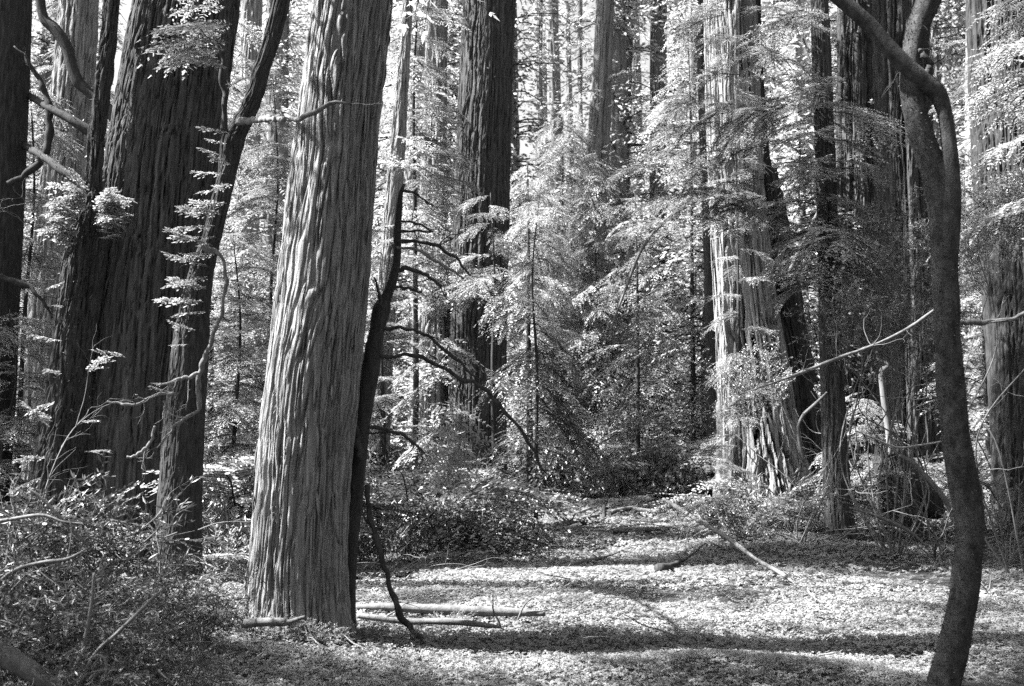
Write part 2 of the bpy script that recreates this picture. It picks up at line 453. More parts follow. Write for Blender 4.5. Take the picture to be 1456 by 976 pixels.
def crown_mesh(seed, H=24.0, z0=3.0, R=3.2, nb=170, per=46, bl=.34, bw=.055, mats=None, shape=0.5):
    """whole crown of a distant conifer: drooping limbs with many needle sprays"""
    r = np.random.default_rng(seed); g = Geo(); B, D, S, L, W = [], [], [], [], []
    for k in range(nb):
        u = r.random(); z = z0 + (H - z0) * u
        a = r.uniform(0, 2 * math.pi); d = np.array([math.cos(a), math.sin(a), 0])
        Rl = R * (1 - u ** 2 * .75) * r.uniform(.35, 1.1)
        p = np.array([0, 0, z]); C = catmull([p, p + d * Rl * .5 + [0, 0, .10 * Rl], p + d * Rl - [0, 0, Rl * r.uniform(.1, .4)]], 12)
        add_tube(g, C[[0, 6, 11]], [.04, .025, .008], 3, 4, 1, None, False)
        m_ = int(per * (.4 + .6 * Rl / R))
        i = r.integers(2, 12, m_); sd = np.array([-d[1], d[0], 0])
        off = r.uniform(-1, 1, m_)[:, None] * sd * Rl * .28 * np.sin(i / 12 * 2.6)[:, None] + r.standard_normal((m_, 3)) * np.array([.12, .12, .10])
        q = C[i] + off
        dd = unit(d + np.sign((off @ sd))[:, None] * sd * .9 + r.standard_normal((m_, 3)) * .35 - [0, 0, .25])
        B.append(q); D.append(dd); S.append(np.cross(dd, [0, 0, 1.0]) + 1.0 * r.standard_normal((m_, 3)))
        L.append(bl * r.uniform(.5, 1.2, m_)); W.append(bw * r.uniform(.6, 1.3, m_))
    D = unit(np.concatenate(D)); S = np.concatenate(S); S = unit(S - D * (S * D).sum(1, keepdims=True))
    blades(g, np.concatenate(B), D, S, np.concatenate(L), np.concatenate(W))
    return g.mesh("crown", mats or [M_needle_far, M_bark_dark])

def moss_mesh(C, R, n, seed, fl=.05, fw=.008, mats=None, curl=.5):
    """short tufts growing out of a stem along centreline C with radius R"""
    r = np.random.default_rng(seed); g = Geo(); i = r.integers(0, len(C), n)
    T, N, Bn = frames(C); th = r.uniform(0, 2 * math.pi, n)[:, None]
    o = N[i] * np.cos(th) + Bn[i] * np.sin(th)
    P = C[i] + o * R[i][:, None] * .95 + T[i] * r.uniform(-.02, .02, (n, 1))
    D = unit(o + r.standard_normal((n, 3)) * .5 + [0, 0, curl * .3]); S = unit(np.cross(D, r.standard_normal((n, 3))))
    blades(g, P, D, S, fl * r.uniform(.4, 1.3, n), fw * r.uniform(.6, 1.3, n))
    return g.mesh("moss", mats or [M_moss])

def twig_tubes(g, P0, D0, L, r0, rg, depth=2, m=0, wob=.25, nbr=4):
    """branching bare twig"""
    P0 = np.array(P0, float); D = unit(np.array(D0, float)); pts = [P0]; n = 6
    for k in range(n):
        D = unit(D + rg.standard_normal(3) * wob * .5); pts.append(pts[-1] + D * L / n)
    pts = np.array(pts)
    add_tube(g, pts, np.linspace(r0, r0 * .35, n + 1), 4 if depth else 3, 10, m, None, False)
    if depth:
        for k in range(nbr):
            i = rg.integers(2, n + 1)
            d = unit((pts[i] - pts[i - 1]) / (L / n) + unit(rg.standard_normal(3)) * .9)
            twig_tubes(g, pts[i], d, L * rg.uniform(.3, .55), r0 * .45, rg, depth - 1, m, wob, nbr)

def add_bough(parent, loc, p, az, tilt=0.0, s=1.0, lib=None, rg=rng, name="bough"):
    """bough child: p is a world point, az its heading"""
    lib = lib or BOUGH
    o = link(name, lib[int(rg.integers(len(lib)))], parent, np.array(p) - loc, (rg.uniform(-.25, .25), -tilt, az), s * rg.uniform(.85, 1.15))
    return o
def tri_copy(o, parent=None):
    c = o.copy(); COL.objects.link(c)
    if parent is not None: c.parent = parent
    for ch in list(o.children): tri_copy(ch, c)
    return c

# ================================================================== SETTING: ground
def grid_axis(a, b, c, fine, coarse):
    out = [0.0]
    return out
ys = [-25.0]
while ys[-1] < 320:
    y = ys[-1]; ys.append(y + (1.5 if y < 4 else 0.11 if y < 18 else 0.11 + (y - 18) * 0.022))
ys = np.array(ys)
xs = [0.0]
while xs[-1] < 190: xs.append(xs[-1] + (0.11 if xs[-1] < 9 else 0.11 + (xs[-1] - 9) * 0.05))
xs = np.array(sorted([-v for v in xs[1:]] + xs))
X, Yg = np.meshgrid(xs, ys)
Z = ground_z(X, Yg) + 0.012 * noise(X * 6, Yg * 6, 0, 5)
nx = len(xs)
i = np.arange(len(ys) - 1)[:, None] * nx; j = np.arange(nx - 1)[None, :]
F = np.stack([i + j, i + j + 1, i + nx + j + 1, i + nx + j], -1).reshape(-1, 4)
g = Geo(); g.add(np.stack([X, Yg, Z], -1), F)
tag(link("ground", g.mesh("ground", [M_soil], True)), kind="structure")

def ground_cover():
    """three-lobed sorrel leaves, scattered with patchy density"""
    g = Geo(); r = np.random.default_rng(3)
    for (y0, y1, dens, size) in ((6.3, 9.5, 1700, .025), (9.5, 13, 1150, .030), (13, 19, 620, .041), (19, 28, 280, .062), (28, 42, 110, .10)):
        w = y1 * .50 + .8; n = int(dens * (y1 - y0) * 2 * w)
        x = r.uniform(-w, w, n); y = r.uniform(y0, y1, n)
        pn = noise(x * .55, y * .55, 0, 21) + .6 * noise(x * 2.2, y * 2.2, 0, 22)
        keep = (r.random(n) < smooth(-1.0, 0.15, pn) * .9 + .1)
        keep &= ~((x < -2.2 - .1 * (y - 8)) & (y < 13) & (r.random(n) < .65))
        x, y = x[keep], y[keep]; n = len(x)
        h = size * r.uniform(.6, 2.2, n); z = ground_z(x, y) + h
        nrm = unit(np.stack([r.standard_normal(n) * .32, r.standard_normal(n) * .32, np.ones(n)], 1))
        a0 = r.uniform(0, 2 * math.pi, n); sz = size * r.uniform(.55, 1.2, n)
        for k in range(3):
            a = a0 + k * 2 * math.pi / 3
            d = np.stack([np.cos(a), np.sin(a), np.zeros(n)], 1); d = unit(d - nrm * (d * nrm).sum(1, keepdims=True))
            s_ = np.cross(nrm, d); c = np.stack([x, y, z], 1); L = sz[:, None]
            V = np.stack([c, c + d * L * .85 + s_ * L * .55 - nrm * L * .22, c + d * L * .80, c + d * L * .85 - s_ * L * .55 - nrm * L * .22], 1)
            b_ = np.arange(n)[:, None] * 4; kk = g.n
            if y0 < 9:
                g.add(V.reshape(-1, 3), b_ + np.array([[0, 1, 2]])); g.f.append((kk + b_ + np.array([[0, 2, 3]]), 0))
            else:
                g.add(V.reshape(-1, 3), b_ + np.array([[0, 1, 3]]))
    o = link("sorrel_carpet", g.mesh("sorrel_carpet", [M_clover]))
    tag(o, "carpet of small three-lobed sorrel leaves covering the forest clearing", "ground cover", kind="stuff")
ground_cover()

def litter():
    g = Geo(); r = np.random.default_rng(5)
    for (y0, y1, n_, L) in ((6, 14, 9000, .05), (14, 30, 4500, .09)):
        w = y1 * .5; x = r.uniform(-w, w, n_); y = r.uniform(y0, y1, n_); a = r.uniform(0, 2 * math.pi, n_)
        z = ground_z(x, y) + r.uniform(.01, .08, n_)
        D = unit(np.stack([np.cos(a), np.sin(a), r.uniform(-.2, .3, n_)], 1)); S = unit(np.cross(D, [0, 0, 1.0]))
        blades(g, np.stack([x, y, z], 1), D, S, L * r.uniform(.5, 2.5, n_), np.full(n_, .0035 * (L / .05)))
    for k in range(170):
        y = 6.5 + 22 * r.random() ** 1.4; x = r.uniform(-.45, .45) * y; a = r.uniform(0, 6.28); ln = r.uniform(.15, .7)
        p = np.array([x, y, float(ground_z(x, y)) + r.uniform(.03, .08)])
        twig_tubes(g, p, [math.cos(a), math.sin(a), r.uniform(-.05, .15)], ln, r.uniform(.003, .009), r, 1, 0, .25, 2)
    o = link("leaf_litter", g.mesh("leaf_litter", [M_dead]))
    tag(o, "scattered dry needles and bits of twig lying among the sorrel", "leaf litter", kind="stuff")
litter()

# ================================================================== FOREGROUND TREES
# E: the big sunlit redwood left of centre
E_pts = [(420, 930, 160), (420, 880, 138), (421, 800, 126), (427, 700, 122), (437, 600, 123), (448, 500, 121), (459, 400, 120), (470, 280, 116), (484, 150, 110), (499, 30, 106), (508, -60, 104)]
tE, lE, PE, RE, tipE = trunk_tree("large redwood trunk left of the clearing, half its furrowed bark brightly sunlit", E_pts, 9.55, M_bark, nu=420, res=0.023, top=34, disp=redwood_disp(1.0, 3, 1.15, .3, .35))
# loose bark strips on E
def strips(parent, loc, P, R, n, seed, mat, L=(.15, .5), w=.012):
    r = np.random.default_rng(seed); C = catmull(np.hstack([P, R[:, None]]), 300); T, N, Bn = frames(C[:, :3]); g = Geo()
    for k in range(n):
        i = int(r.integers(10, 270)); ln = r.uniform(*L); th = r.uniform(0, 2 * math.pi)
        step = np.linalg.norm(C[1, :3] - C[0, :3]); m_ = max(3, int(ln / step)); ii = np.clip(np.arange(i, i + m_), 0, 299)
        thk = th + np.linspace(0, r.uniform(-.08, .08), m_); rr = C[ii, 3] * 1.0 + .018 + np.sin(np.linspace(0, math.pi, m_) + r.uniform(-.8, .8)) * r.uniform(.0, .02)
        o = N[ii] * np.cos(thk)[:, None] + Bn[ii] * np.sin(thk)[:, None]; tg = -N[ii] * np.sin(thk)[:, None] + Bn[ii] * np.cos(thk)[:, None]
        c = C[ii, :3] + o * rr[:, None] - loc; ww = w * r.uniform(.5, 1.5) * np.sin(np.linspace(.25, math.pi - .25, m_))[:, None]
        V = np.stack([c - tg * ww, c + o * .006, c + tg * ww, c - o * .012], 1).reshape(-1, 3)
        q = np.arange(m_ - 1)[:, None] * 4
        F = np.concatenate([q + np.array([[a, (a + 1) % 4, 4 + (a + 1) % 4, 4 + a]]) for a in range(4)])
        g.add(V, F)
    o = link("bark_strips", g.mesh("bark_strips", [mat]), parent); o["kind"] = "stuff"
strips(tE, lE, PE, RE, 420, 5, M_bark)

# C: massive dark redwood on the left
C_pts = [(170, 830, 225), (178, 780, 200), (186, 700, 184), (194, 600, 172), (206, 470, 164), (220, 330, 158), (236, 200, 150), (252, 90, 146), (266, 0, 142), (276, -70, 140)]
tC, lC, PC, RC, tipC = trunk_tree("massive dark redwood trunk with deeply furrowed bark behind the crooked stem", C_pts, 16.0, M_bark_shade, nu=280, res=0.042, top=38, disp=redwood_disp(1.3, 17, 1.35, .22, .5))
strips(tC, lC, PC, RC, 260, 6, M_bark_shade, (.2, .7), .016)

# A: trunk cut by the left frame edge
A_pts = [(-30, 790, 70), (-22, 745, 78), (-20, 690, 62), (-14, 560, 66), (-9, 420, 68), (-5, 300, 72), (0, 150, 76), (4, 0, 78), (8, -80, 76)]
tA, lA, PA, RA, tipA = trunk_tree("dark trunk cut off by the left edge of the photo", A_pts, 16.6, M_bark_dark, nu=110, res=0.07, top=26, disp=redwood_disp(.7, 31, .7, .1, .3))
tA.name = "forest_tree"

def limb(parent, loc, pts, Y, mat, nu=10, rows=None, name="branch", amp=.12, seed=0, moss=0, tw=3):
    P, R = px_path(pts, Y); g = Geo(); rows = rows or max(14, len(pts) * 8)
    rj = np.random.default_rng(seed + 900)
    if R.mean() < .05:
        A = catmull(np.hstack([P, R[:, None]]), len(P) * 3); A[1:-1, :3] += rj.standard_normal((len(A) - 2, 3)) * np.minimum(R.mean() * .45, .012); A[:, 3] *= rj.uniform(.8, 1.2, len(A)); P, R = A[:, :3], A[:, 3]
        for k in range(tw):
            i_ = int(rj.integers(len(P) // 4, len(P))); twig_tubes(g, P[i_] - loc, unit(P[i_] - P[i_ - 1] + unit(rj.standard_normal(3)) * .05), rj.uniform(.12, .4), max(.0025, R[i_] * .4), rj, 1, 0, .5, 3)
    add_tube(g, P - loc, R, nu, rows, 0, small_disp(amp, seed, .5 / max(R.mean(), .004) * .35))
    o = link(name, g.mesh(name, [mat], True), parent)
    if moss:
        A = catmull(np.hstack([P, R[:, None]]), 60)
        mo = link("moss", moss_mesh(A[:, :3] - loc, A[:, 3], moss, seed + 50, .045, .007), o); mo["kind"] = "stuff"
    return o
limb(tA, lA, [(12, 262, 10), (45, 243, 12), (64, 218, 12), (70, 180, 11), (68, 140, 10), (50, 105, 7), (34, 80, 4), (20, 66, 2)], 16.2, M_bark_dark, seed=2)
limb(tA, lA, [(0, 394, 12), (30, 403, 10), (55, 422, 6), (74, 452, 2.5)], 16.2, M_bark_dark, seed=3)

# B: moss-grown broken tree beside the massive redwood
B_pts = [(78, 790, 96), (82, 735, 80), (88, 650, 68), (98, 560, 60), (108, 460, 54), (118, 380, 56), (126, 320, 46), (130, 285, 26), (132, 255, 15), (138, 180, 15), (148, 100, 15), (157, 20, 14), (162, -60, 13)]
tB, lB, PB, RB, tipB = trunk_tree("moss-covered broken-topped tree with a thin new stem beside the massive redwood", B_pts, 15.2, M_bark_dark, name="mossy_tree", nu=140, res=0.04, top=8, disp=redwood_disp(.7, 44, 1.6, .1, .4))
AB = catmull(np.hstack([PB, RB[:, None]]), 200)
mo = link("moss", moss_mesh(AB[15:, :3] - lB, AB[15:, 3], 3200, 61, .075, .011), tB); mo["kind"] = "stuff"
def tuft_ball(parent, loc, c, rad, n, seed, mats, fl=.09, fw=.012, nm="moss_tuft"):
    r = np.random.default_rng(seed); g = Geo(); p = unit(r.standard_normal((n, 3))) * (r.random(n)[:, None] ** .5) * rad * np.array([1.2, 1, .8])
    D = unit(p + r.standard_normal((n, 3)) * rad * .7 + [0, 0, .02]); S = unit(np.cross(D, r.standard_normal((n, 3))))
    blades(g, p + np.array(c) - loc, D, S, fl * r.uniform(.4, 1.4, n), fw * r.uniform(.5, 1.2, n))
    return link(nm, g.mesh(nm, mats), parent)
rt = np.random.default_rng(8)
SPRIG0 = [bough_mesh(80 + i, 0.42, 0.05, 0.03, .34, .010, .06, .055, mats=[M_needle, M_twig], limb_r=.004) for i in range(3)]
for k in range(64):
    yy = rt.choice([rt.uniform(270, 345), rt.uniform(300, 720)], p=[.6, .4]); ce = np.interp(yy, [285, 320, 380, 460, 560, 735], [130, 126, 118, 108, 98, 82]); wd = np.interp(yy, [285, 320, 380, 460, 560, 735], [12, 24, 28, 28, 30, 40])
    sd_ = rt.choice([-1, 1], p=[.62, .38]); add_bough(tB, lB, at(ce + sd_ * wd * rt.uniform(.6, 1.0), yy, 14.7), (math.pi if sd_ < 0 else -.4) + rt.uniform(-1, 1), rt.uniform(-.6, .9), rt.uniform(.45, 1.15), SPRIG0, rt, "sprig")
limb(tB, lB, [(130, 268, 12), (108, 258, 11), (75, 232, 11, 15.7), (30, 205, 9, 16.6), (-10, 190, 7, 17.4)], 15.5, M_bark_dark, seed=8, moss=260)
limb(tB, lB, [(175, 215, 18), (140, 195, 16), (100, 170, 14), (60, 148, 10, 16.3), (20, 122, 7, 17.3)], 16.0, M_bark_dark, seed=9, moss=220)
limb(tB, lB, [(175, 185, 18), (150, 152, 18), (128, 132, 15), (112, 118, 17), (102, 95, 17), (95, 68, 17), (78, 42, 16), (62, 25, 14), (55, -15, 14)], 15.8, M_bark_dark, seed=10, moss=80)
for k, (x, y) in enumerate([(80, 340), (62, 318), (70, 360)]):
    g = Geo(); twig_tubes(g, at(x, y, 14.8) - lB, (-.3, -.4, .5), .7, .006, np.random.default_rng(k + 3), 2, 0, .5, 3)
    link("dead_twig", g.mesh("dead_twig", [M_dead]), tB)

# D: crooked small tree in front of the massive redwood
D_pts = [(240, 905, 84), (244, 868, 76), (252, 800, 64), (256, 700, 58), (262, 600, 54), (270, 500, 50), (278, 430, 40), (288, 380, 32), (300, 340, 24), (312, 290, 23), (324, 240, 24), (330, 205, 32), (338, 185, 28), (352, 160, 22), (364, 128, 21), (372, 95, 21), (384, 62, 21), (394, 25, 22), (401, -10, 22), (410, -70, 21)]
tD, lD, PD, RD, tipD = trunk_tree("crooked dark small tree with a knotted elbow, standing in front of the massive redwood", D_pts, 13.2, M_bark_dark, name="crooked_tree", nu=110, res=0.03, top=11, disp=redwood_disp(.55, 52, .8, .2, .3))
limb(tD, lD, [(330, 180, 3, 13.4), (342, 173, 9, 13.0), (362, 170, 9, 12.2), (390, 169, 8, 10.8), (415, 170, 8, 9.4), (440, 164, 8), (458, 153, 8), (466, 143, 8), (476, 147, 7), (488, 150, 5), (498, 148, 3)], 9.0, M_twig, seed=12)
limb(tD, lD, [(290, 350, 12), (316, 365, 5), (320, 410, 6), (312, 455, 6), (298, 495, 7), (285, 530, 7), (282, 562, 7), (286, 578, 6), (270, 592, 5), (250, 606, 5), (236, 622, 4), (225, 636, 3)], 12.8, M_twig, name="hanging_vine", seed=13)
limb(tD, lD, [(284, 532, 6), (262, 538, 6), (240, 545, 5), (228, 548, 3)], 12.75, M_dead, seed=14)
limb(tD, lD, [(248, 560, 5), (222, 562, 5), (210, 568, 5), (195, 575, 4), (175, 574, 4), (152, 571, 3)], 12.75, M_dead, name="dead_twig", seed=15)
limb(tD, lD, [(220, 606, 4), (214, 628, 5), (205, 640, 5), (192, 648, 4), (180, 650, 3)], 12.75, M_dead, name="dead_twig", seed=16)
limb(tD, lD, [(232, 570, 4), (238, 585, 4), (242, 594, 3)], 12.75, M_dead, name="dead_twig", seed=17)
limb(tD, lD, [(318, 190, 10), (320, 140, 8), (312, 80, 6), (300, 30, 4)], 13.0, M_bark_dark, seed=18)
# short sprouting sprigs on its left side, catching the light
rs = np.random.default_rng(77)
SPRIG = [bough_mesh(90 + i, 0.42, 0.05, 0.028, .34, .0085, .055, .055, mats=[M_needle, M_twig], limb_r=.004) for i in range(3)]
for (x, y, s) in [(318, 190, .7), (316, 205, .5), (312, 222, .6), (322, 235, .6), (314, 248, .8), (322, 262, .6), (312, 268, .7), (316, 290, .9), (308, 305, 1.), (300, 322, 1.), (302, 338, .9), (296, 350, 1.), (300, 362, .8), (290, 380, .9), (286, 395, .9), (288, 412, .8), (284, 430, .9), (282, 444, .7), (280, 410, .7), (272, 470, .6), (262, 490, .5), (240, 560, .6), (236, 545, .4), (300, 300, .7), (290, 365, .8)]:
    add_bough(tD, lD, at(x + 6, y, 12.9), math.pi + rs.uniform(-.6, .6), rs.uniform(-.2, .3), s * 1.25, SPRIG, rs, "sprig")
for (x, y, az, s) in [(325, 60, 3.2, 1.0), (322, 72, 2.9, 1.0), (318, 48, 3.6, .9), (316, 88, 3.3, .9), (322, 100, 4.2, .7), (300, 60, 4.4, .8), (285, 75, 4.6, .7), (330, 35, 3.0, .7), (320, 10, 3.1, .7), (322, -5, 3.3, .7), (300, 90, 4.6, .6)]:
    add_bough(tD, lD, at(x, y, 12.6), az, .05, s * 1.2, SPRAY, rs, "sprig")

# F: thin dark leaning tree right beside the sunlit redwood
F_pts = [(491, 912, 34), (493, 860, 26), (496, 780, 25), (504, 700, 26), (511, 640, 24), (518, 580, 24), (527, 520, 26), (536, 470, 22), (543, 440, 24), (549, 425, 15), (558, 400, 13), (564, 370, 12), (565, 330, 11), (568, 295, 8), (570, 275, 6), (575, 262, 4)]
tF, lF, PF, RF, tipF = trunk_tree("thin dark leaning tree with dead side branches, touching the sunlit redwood on its right", F_pts, 9.85, M_bark_dark, name="thin_tree", nu=40, res=0.04, top=0, disp=small_disp(.12, 5, 6))
FL = [([(514, 655, 10), (508, 625, 10), (500, 600, 9), (498, 570, 8)], 'branch'), ([(522, 690, 8), (524, 720, 8), (532, 760, 8), (544, 800, 8), (556, 840, 8), (572, 878, 8), (592, 902, 8), (608, 920, 7)], 'vine'),
      ([(564, 345, 5), (590, 343, 5), (620, 350, 5), (645, 365, 4), (668, 392, 3)], 'branch'), ([(563, 352, 4), (590, 355, 4), (625, 375, 4), (660, 397, 3)], 'branch'),
      ([(565, 330, 4), (585, 328, 4), (612, 330, 3)], 'branch'), ([(565, 315, 4), (590, 318, 4), (615, 330, 3)], 'branch'), ([(572, 272, 4), (590, 275, 4), (605, 286, 3), (616, 294, 2)], 'branch'),
      ([(562, 382, 6), (590, 384, 6), (612, 396, 5), (628, 408, 4)], 'branch'), ([(560, 408, 4), (580, 410, 4), (600, 415, 3)], 'branch'),
      ([(540, 506, 6), (570, 505, 6), (600, 508, 6), (625, 520, 6), (660, 540, 6), (690, 556, 6), (720, 590, 5), (750, 625, 5), (772, 670, 4)], 'branch'),
      ([(545, 468, 6), (575, 467, 5), (610, 480, 5), (640, 505, 5), (680, 540, 3)], 'branch'),
      ([(524, 608, 6), (555, 612, 5), (580, 624, 5), (604, 645, 3)], 'branch'), ([(545, 440, 5), (538, 415, 4), (532, 395, 3)], 'branch')]
for k, (q, nm) in enumerate(FL): limb(tF, lF, q, 9.65, M_dead if k == 3 else M_bark_dark, nu=7, seed=30 + k, name=nm)
for (x, y, az, s) in [(640, 500, 5.2, .8), (640, 590, 4.9, .9), (650, 640, 4.8, .8), (620, 560, 3.6, .7), (630, 630, 3.4, .8), (645, 660, 4.7, .7), (610, 530, 3.3, .6), (690, 545, 5.5, .6)]:
    add_bough(tF, lF, at(x, y - 20, 10.2), az, -.5, s, SPRAY, rs, "sprig")

# G: the forked mossy tree on the right
G1 = [(1336, 1010, 44), (1341, 975, 41), (1355, 920, 42), (1367, 860, 40), (1376, 800, 39), (1379, 745, 39), (1373, 695, 41), (1362, 635, 40), (1354, 570, 38), (1349, 500, 36), (1346, 420, 36), (1343, 350, 37), (1339, 295, 38), (1331, 250, 38), (1318, 215, 34), (1304, 170, 33), (1296, 122, 31), (1298, 76, 30), (1307, 35, 32), (1321, -2, 34), (1340, -60, 32)]
tG, lG, PG, RG, tipG = trunk_tree("smooth mossy curving trunk that forks into two crossing limbs, in front on the right", G1, 8.0, M_alder, name="forked_tree", nu=72, res=0.04, top=9, disp=small_disp(.11, 71, 7))
limb(tG, lG, [(1347, 520, 3, 8.05), (1347, 450, 12, 8.02), (1349, 380, 24, 7.97), (1352, 310, 28), (1353, 260, 25), (1350, 210, 22), (1344, 165, 21), (1333, 134, 25), (1312, 115, 26), (1290, 95, 24), (1262, 66, 22), (1238, 38, 22), (1210, 12, 21), (1180, -14, 20), (1140, -60, 19)], 7.93, M_alder, nu=40, rows=120, amp=.06, seed=71, tw=0)
limb(tG, lG, [(1318, 112, 12), (1322, 95, 8), (1314, 80, 6), (1308, 70, 5)], 7.9, M_alder, seed=75)
limb(tG, lG, [(1365, 458, 8), (1400, 459, 7), (1440, 452, 7), (1480, 440, 7)], 8.6, M_twig, seed=76)
AG = catmull(np.hstack([PG, RG[:, None]]), 200)
mo = link("moss", moss_mesh(AG[5:, :3] - lG, AG[5:, 3], 9000, 62, .017, .004, [M_moss]), tG); mo["kind"] = "stuff"

# ================================================================== MIDDLE DISTANCE REDWOODS
def redwood(label, pts, Y, nu=110, res=.09, top=34, k=1.6, seed=0, depth=1.3, split=0, mat=None, group=None, name="redwood_tree", flare=.25):
    return trunk_tree(label, pts, Y, mat or M_bark, nu=nu, res=res, top=top, disp=redwood_disp(k, seed, depth, flare, .8, split), name=name, group=group)
H_pts = [(1092, 740, 150), (1088, 700, 132), (1079, 620, 110), (1069, 520, 95), (1057, 420, 82), (1048, 300, 75), (1043, 200, 71), (1041, 100, 68), (1039, 0, 66), (1038, -60, 64)]
tH, lH, PH, RH, tipH = redwood("broad redwood with split shaggy bark, sunlit on its left half, right of the clearing", H_pts, 25, nu=240, res=.08, k=2.0, seed=81, depth=1.5, split=.5)
strips(tH, lH, PH, RH, 260, 8, M_bark, (.5, 2.2), .035)
redwood("dark broken-topped trunk splaying down to the right, fused to the split redwood", [(1162, 735, 84), (1152, 690, 72), (1143, 620, 62), (1131, 540, 54), (1118, 450, 46), (1106, 360, 38), (1098, 290, 28), (1094, 240, 12)], 25.5, nu=200, res=.08, k=1.8, seed=181, split=.16, top=0, mat=M_bark_dark)
redwood("dark trunk slab seen between the split redwood and its splaying neighbour", [(1118, 735, 60), (1112, 600, 50), (1098, 450, 44), (1084, 300, 36), (1076, 200, 28), (1072, 100, 24), (1070, -60, 22)], 26.2, nu=120, res=.1, k=1.8, seed=182, mat=M_bark_dark)
tI, lI, *_ = redwood("slim dark straight trunk just left of the split redwood", [(1020, 700, 22), (1014, 600, 17), (1010, 400, 16), (1003, 200, 15), (997, 0, 14), (995, -60, 13)], 29, nu=48, res=.15, k=1, seed=82, depth=.7, mat=M_bark_dark)
tJ, lJ, PJ, RJ, tipJ = redwood("slender rough-barked tree leaning slightly left between the split redwood and the snag", [(1200, 780, 40), (1194, 740, 34), (1188, 650, 31), (1184, 540, 29), (1180, 400, 27), (1174, 200, 25), (1166, 0, 23), (1163, -60, 22)], 18.5, nu=90, res=.06, k=.8, seed=83, depth=1.0, top=26, mat=M_bark_shade)
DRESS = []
tN, lN, *_ = redwood("large dark redwood behind the drooping boughs at centre left", [(682, 745, 96), (680, 710, 82), (678, 600, 78), (680, 450, 76), (684, 300, 76), (690, 150, 76), (696, 0, 76), (698, -60, 74)], 29, nu=180, res=.11, k=1.8, seed=84, mat=M_bark_shade)
DRESS.append(redwood("grey fluted redwood half hidden, touching the large dark redwood on its left", [(612, 745, 66), (612, 600, 58), (614, 450, 54), (617, 300, 42), (619, 150, 34), (622, 0, 30), (623, -60, 29)], 30, nu=140, res=.1, k=1.8, seed=85))
DRESS.append(redwood("leaning grey trunk behind the thin leaning tree", [(534, 740, 30), (540, 600, 27), (548, 450, 25), (558, 300, 22), (566, 200, 19), (571, 125, 17), (577, 50, 15), (583, -60, 14)], 24, nu=60, res=.12, k=1, seed=86))
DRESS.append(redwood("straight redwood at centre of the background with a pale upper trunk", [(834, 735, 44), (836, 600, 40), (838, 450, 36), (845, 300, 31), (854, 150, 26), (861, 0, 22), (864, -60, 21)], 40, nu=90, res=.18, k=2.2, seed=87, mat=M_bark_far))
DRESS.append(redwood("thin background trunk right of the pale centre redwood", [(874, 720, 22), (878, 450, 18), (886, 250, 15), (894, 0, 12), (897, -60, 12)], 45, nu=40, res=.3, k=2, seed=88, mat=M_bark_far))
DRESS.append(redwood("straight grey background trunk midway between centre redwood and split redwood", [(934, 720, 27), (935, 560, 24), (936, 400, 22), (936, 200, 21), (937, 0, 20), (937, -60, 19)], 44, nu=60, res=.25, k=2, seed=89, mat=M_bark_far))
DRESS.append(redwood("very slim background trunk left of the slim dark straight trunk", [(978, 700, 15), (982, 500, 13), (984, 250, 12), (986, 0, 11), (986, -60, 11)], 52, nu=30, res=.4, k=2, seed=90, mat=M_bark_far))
redwood("bleached pale distant trunk seen through the bright gap near the top centre", [(800, 700, 24), (794, 400, 21), (790, 200, 18), (786, 60, 16), (784, -60, 15)], 62, nu=40, res=.3, k=2.5, seed=91, mat=M_dead)
DRESS.append(redwood("fluted redwood trunk behind the slender tree, right of the split redwood", [(1224, 735, 66), (1222, 600, 60), (1220, 400, 56), (1218, 200, 52), (1216, 0, 50), (1215, -60, 49)], 28, nu=140, res=.11, k=1.8, mat=M_bark_shade, seed=92, split=.12))
redwood("wide fluted redwood trunk directly behind the forked tree", [(1300, 745, 92), (1296, 600, 86), (1290, 400, 82), (1284, 200, 78), (1280, 0, 76), (1278, -60, 75)], 25, nu=160, res=.11, k=1.8, seed=93, mat=M_bark_shade, split=.14)
redwood("dark redwood at the right edge behind the mossy forked trunk", [(1478, 765, 122), (1474, 700, 112), (1468, 600, 108), (1458, 450, 106), (1446, 300, 108), (1436, 160, 104), (1428, 0, 100), (1424, -60, 100)], 19.5, nu=180, res=.08, k=1.5, seed=94, mat=M_bark_dark)  # dark bark colour stands in for shade on this trunk
redwood("grey background redwood between the left-edge trunk and the mossy broken tree", [(66, 700, 74), (70, 560, 70), (76, 420, 66), (86, 300, 60), (96, 200, 56), (108, 60, 52), (114, -60, 50)], 22, nu=120, res=.1, k=1.4, seed=95)
DRESS.append(redwood("dark background trunk in the gap between the crooked tree and the sunlit redwood", [(344, 700, 34), (346, 560, 32), (350, 400, 30), (354, 200, 28), (358, 0, 26), (360, -60, 26)], 33, nu=70, res=.2, k=1.6, seed=96))
DRESS.append(redwood("thin pale trunk far behind, right of the leaning grey trunk", [(588, 700, 16), (590, 500, 14), (592, 250, 13), (594, 0, 12), (595, -60, 12)], 48, nu=30, res=.4, k=2, seed=97, mat=M_bark_far))
DRESS.append(redwood("pale trunk beside and right of the large dark redwood at centre left", [(736, 720, 26), (732, 500, 24), (728, 250, 22), (724, 0, 20), (722, -60, 20)], 50, nu=50, res=.3, k=2, seed=98, mat=M_bark_far))
DRESS.append(redwood("distant trunk between the split redwood and the slender tree", [(1140, 720, 22), (1140, 500, 20), (1140, 250, 18), (1140, 0, 17), (1140, -60, 17)], 46, nu=40, res=.3, k=2, seed=99, mat=M_bark_far))
DRESS.append(redwood("distant trunk just right of the mossy forked tree", [(1394, 720, 30), (1392, 500, 26), (1388, 250, 24), (1386, 0, 22), (1385, -60, 22)], 36, nu=50, res=.3, k=2, seed=100, mat=M_bark_far))

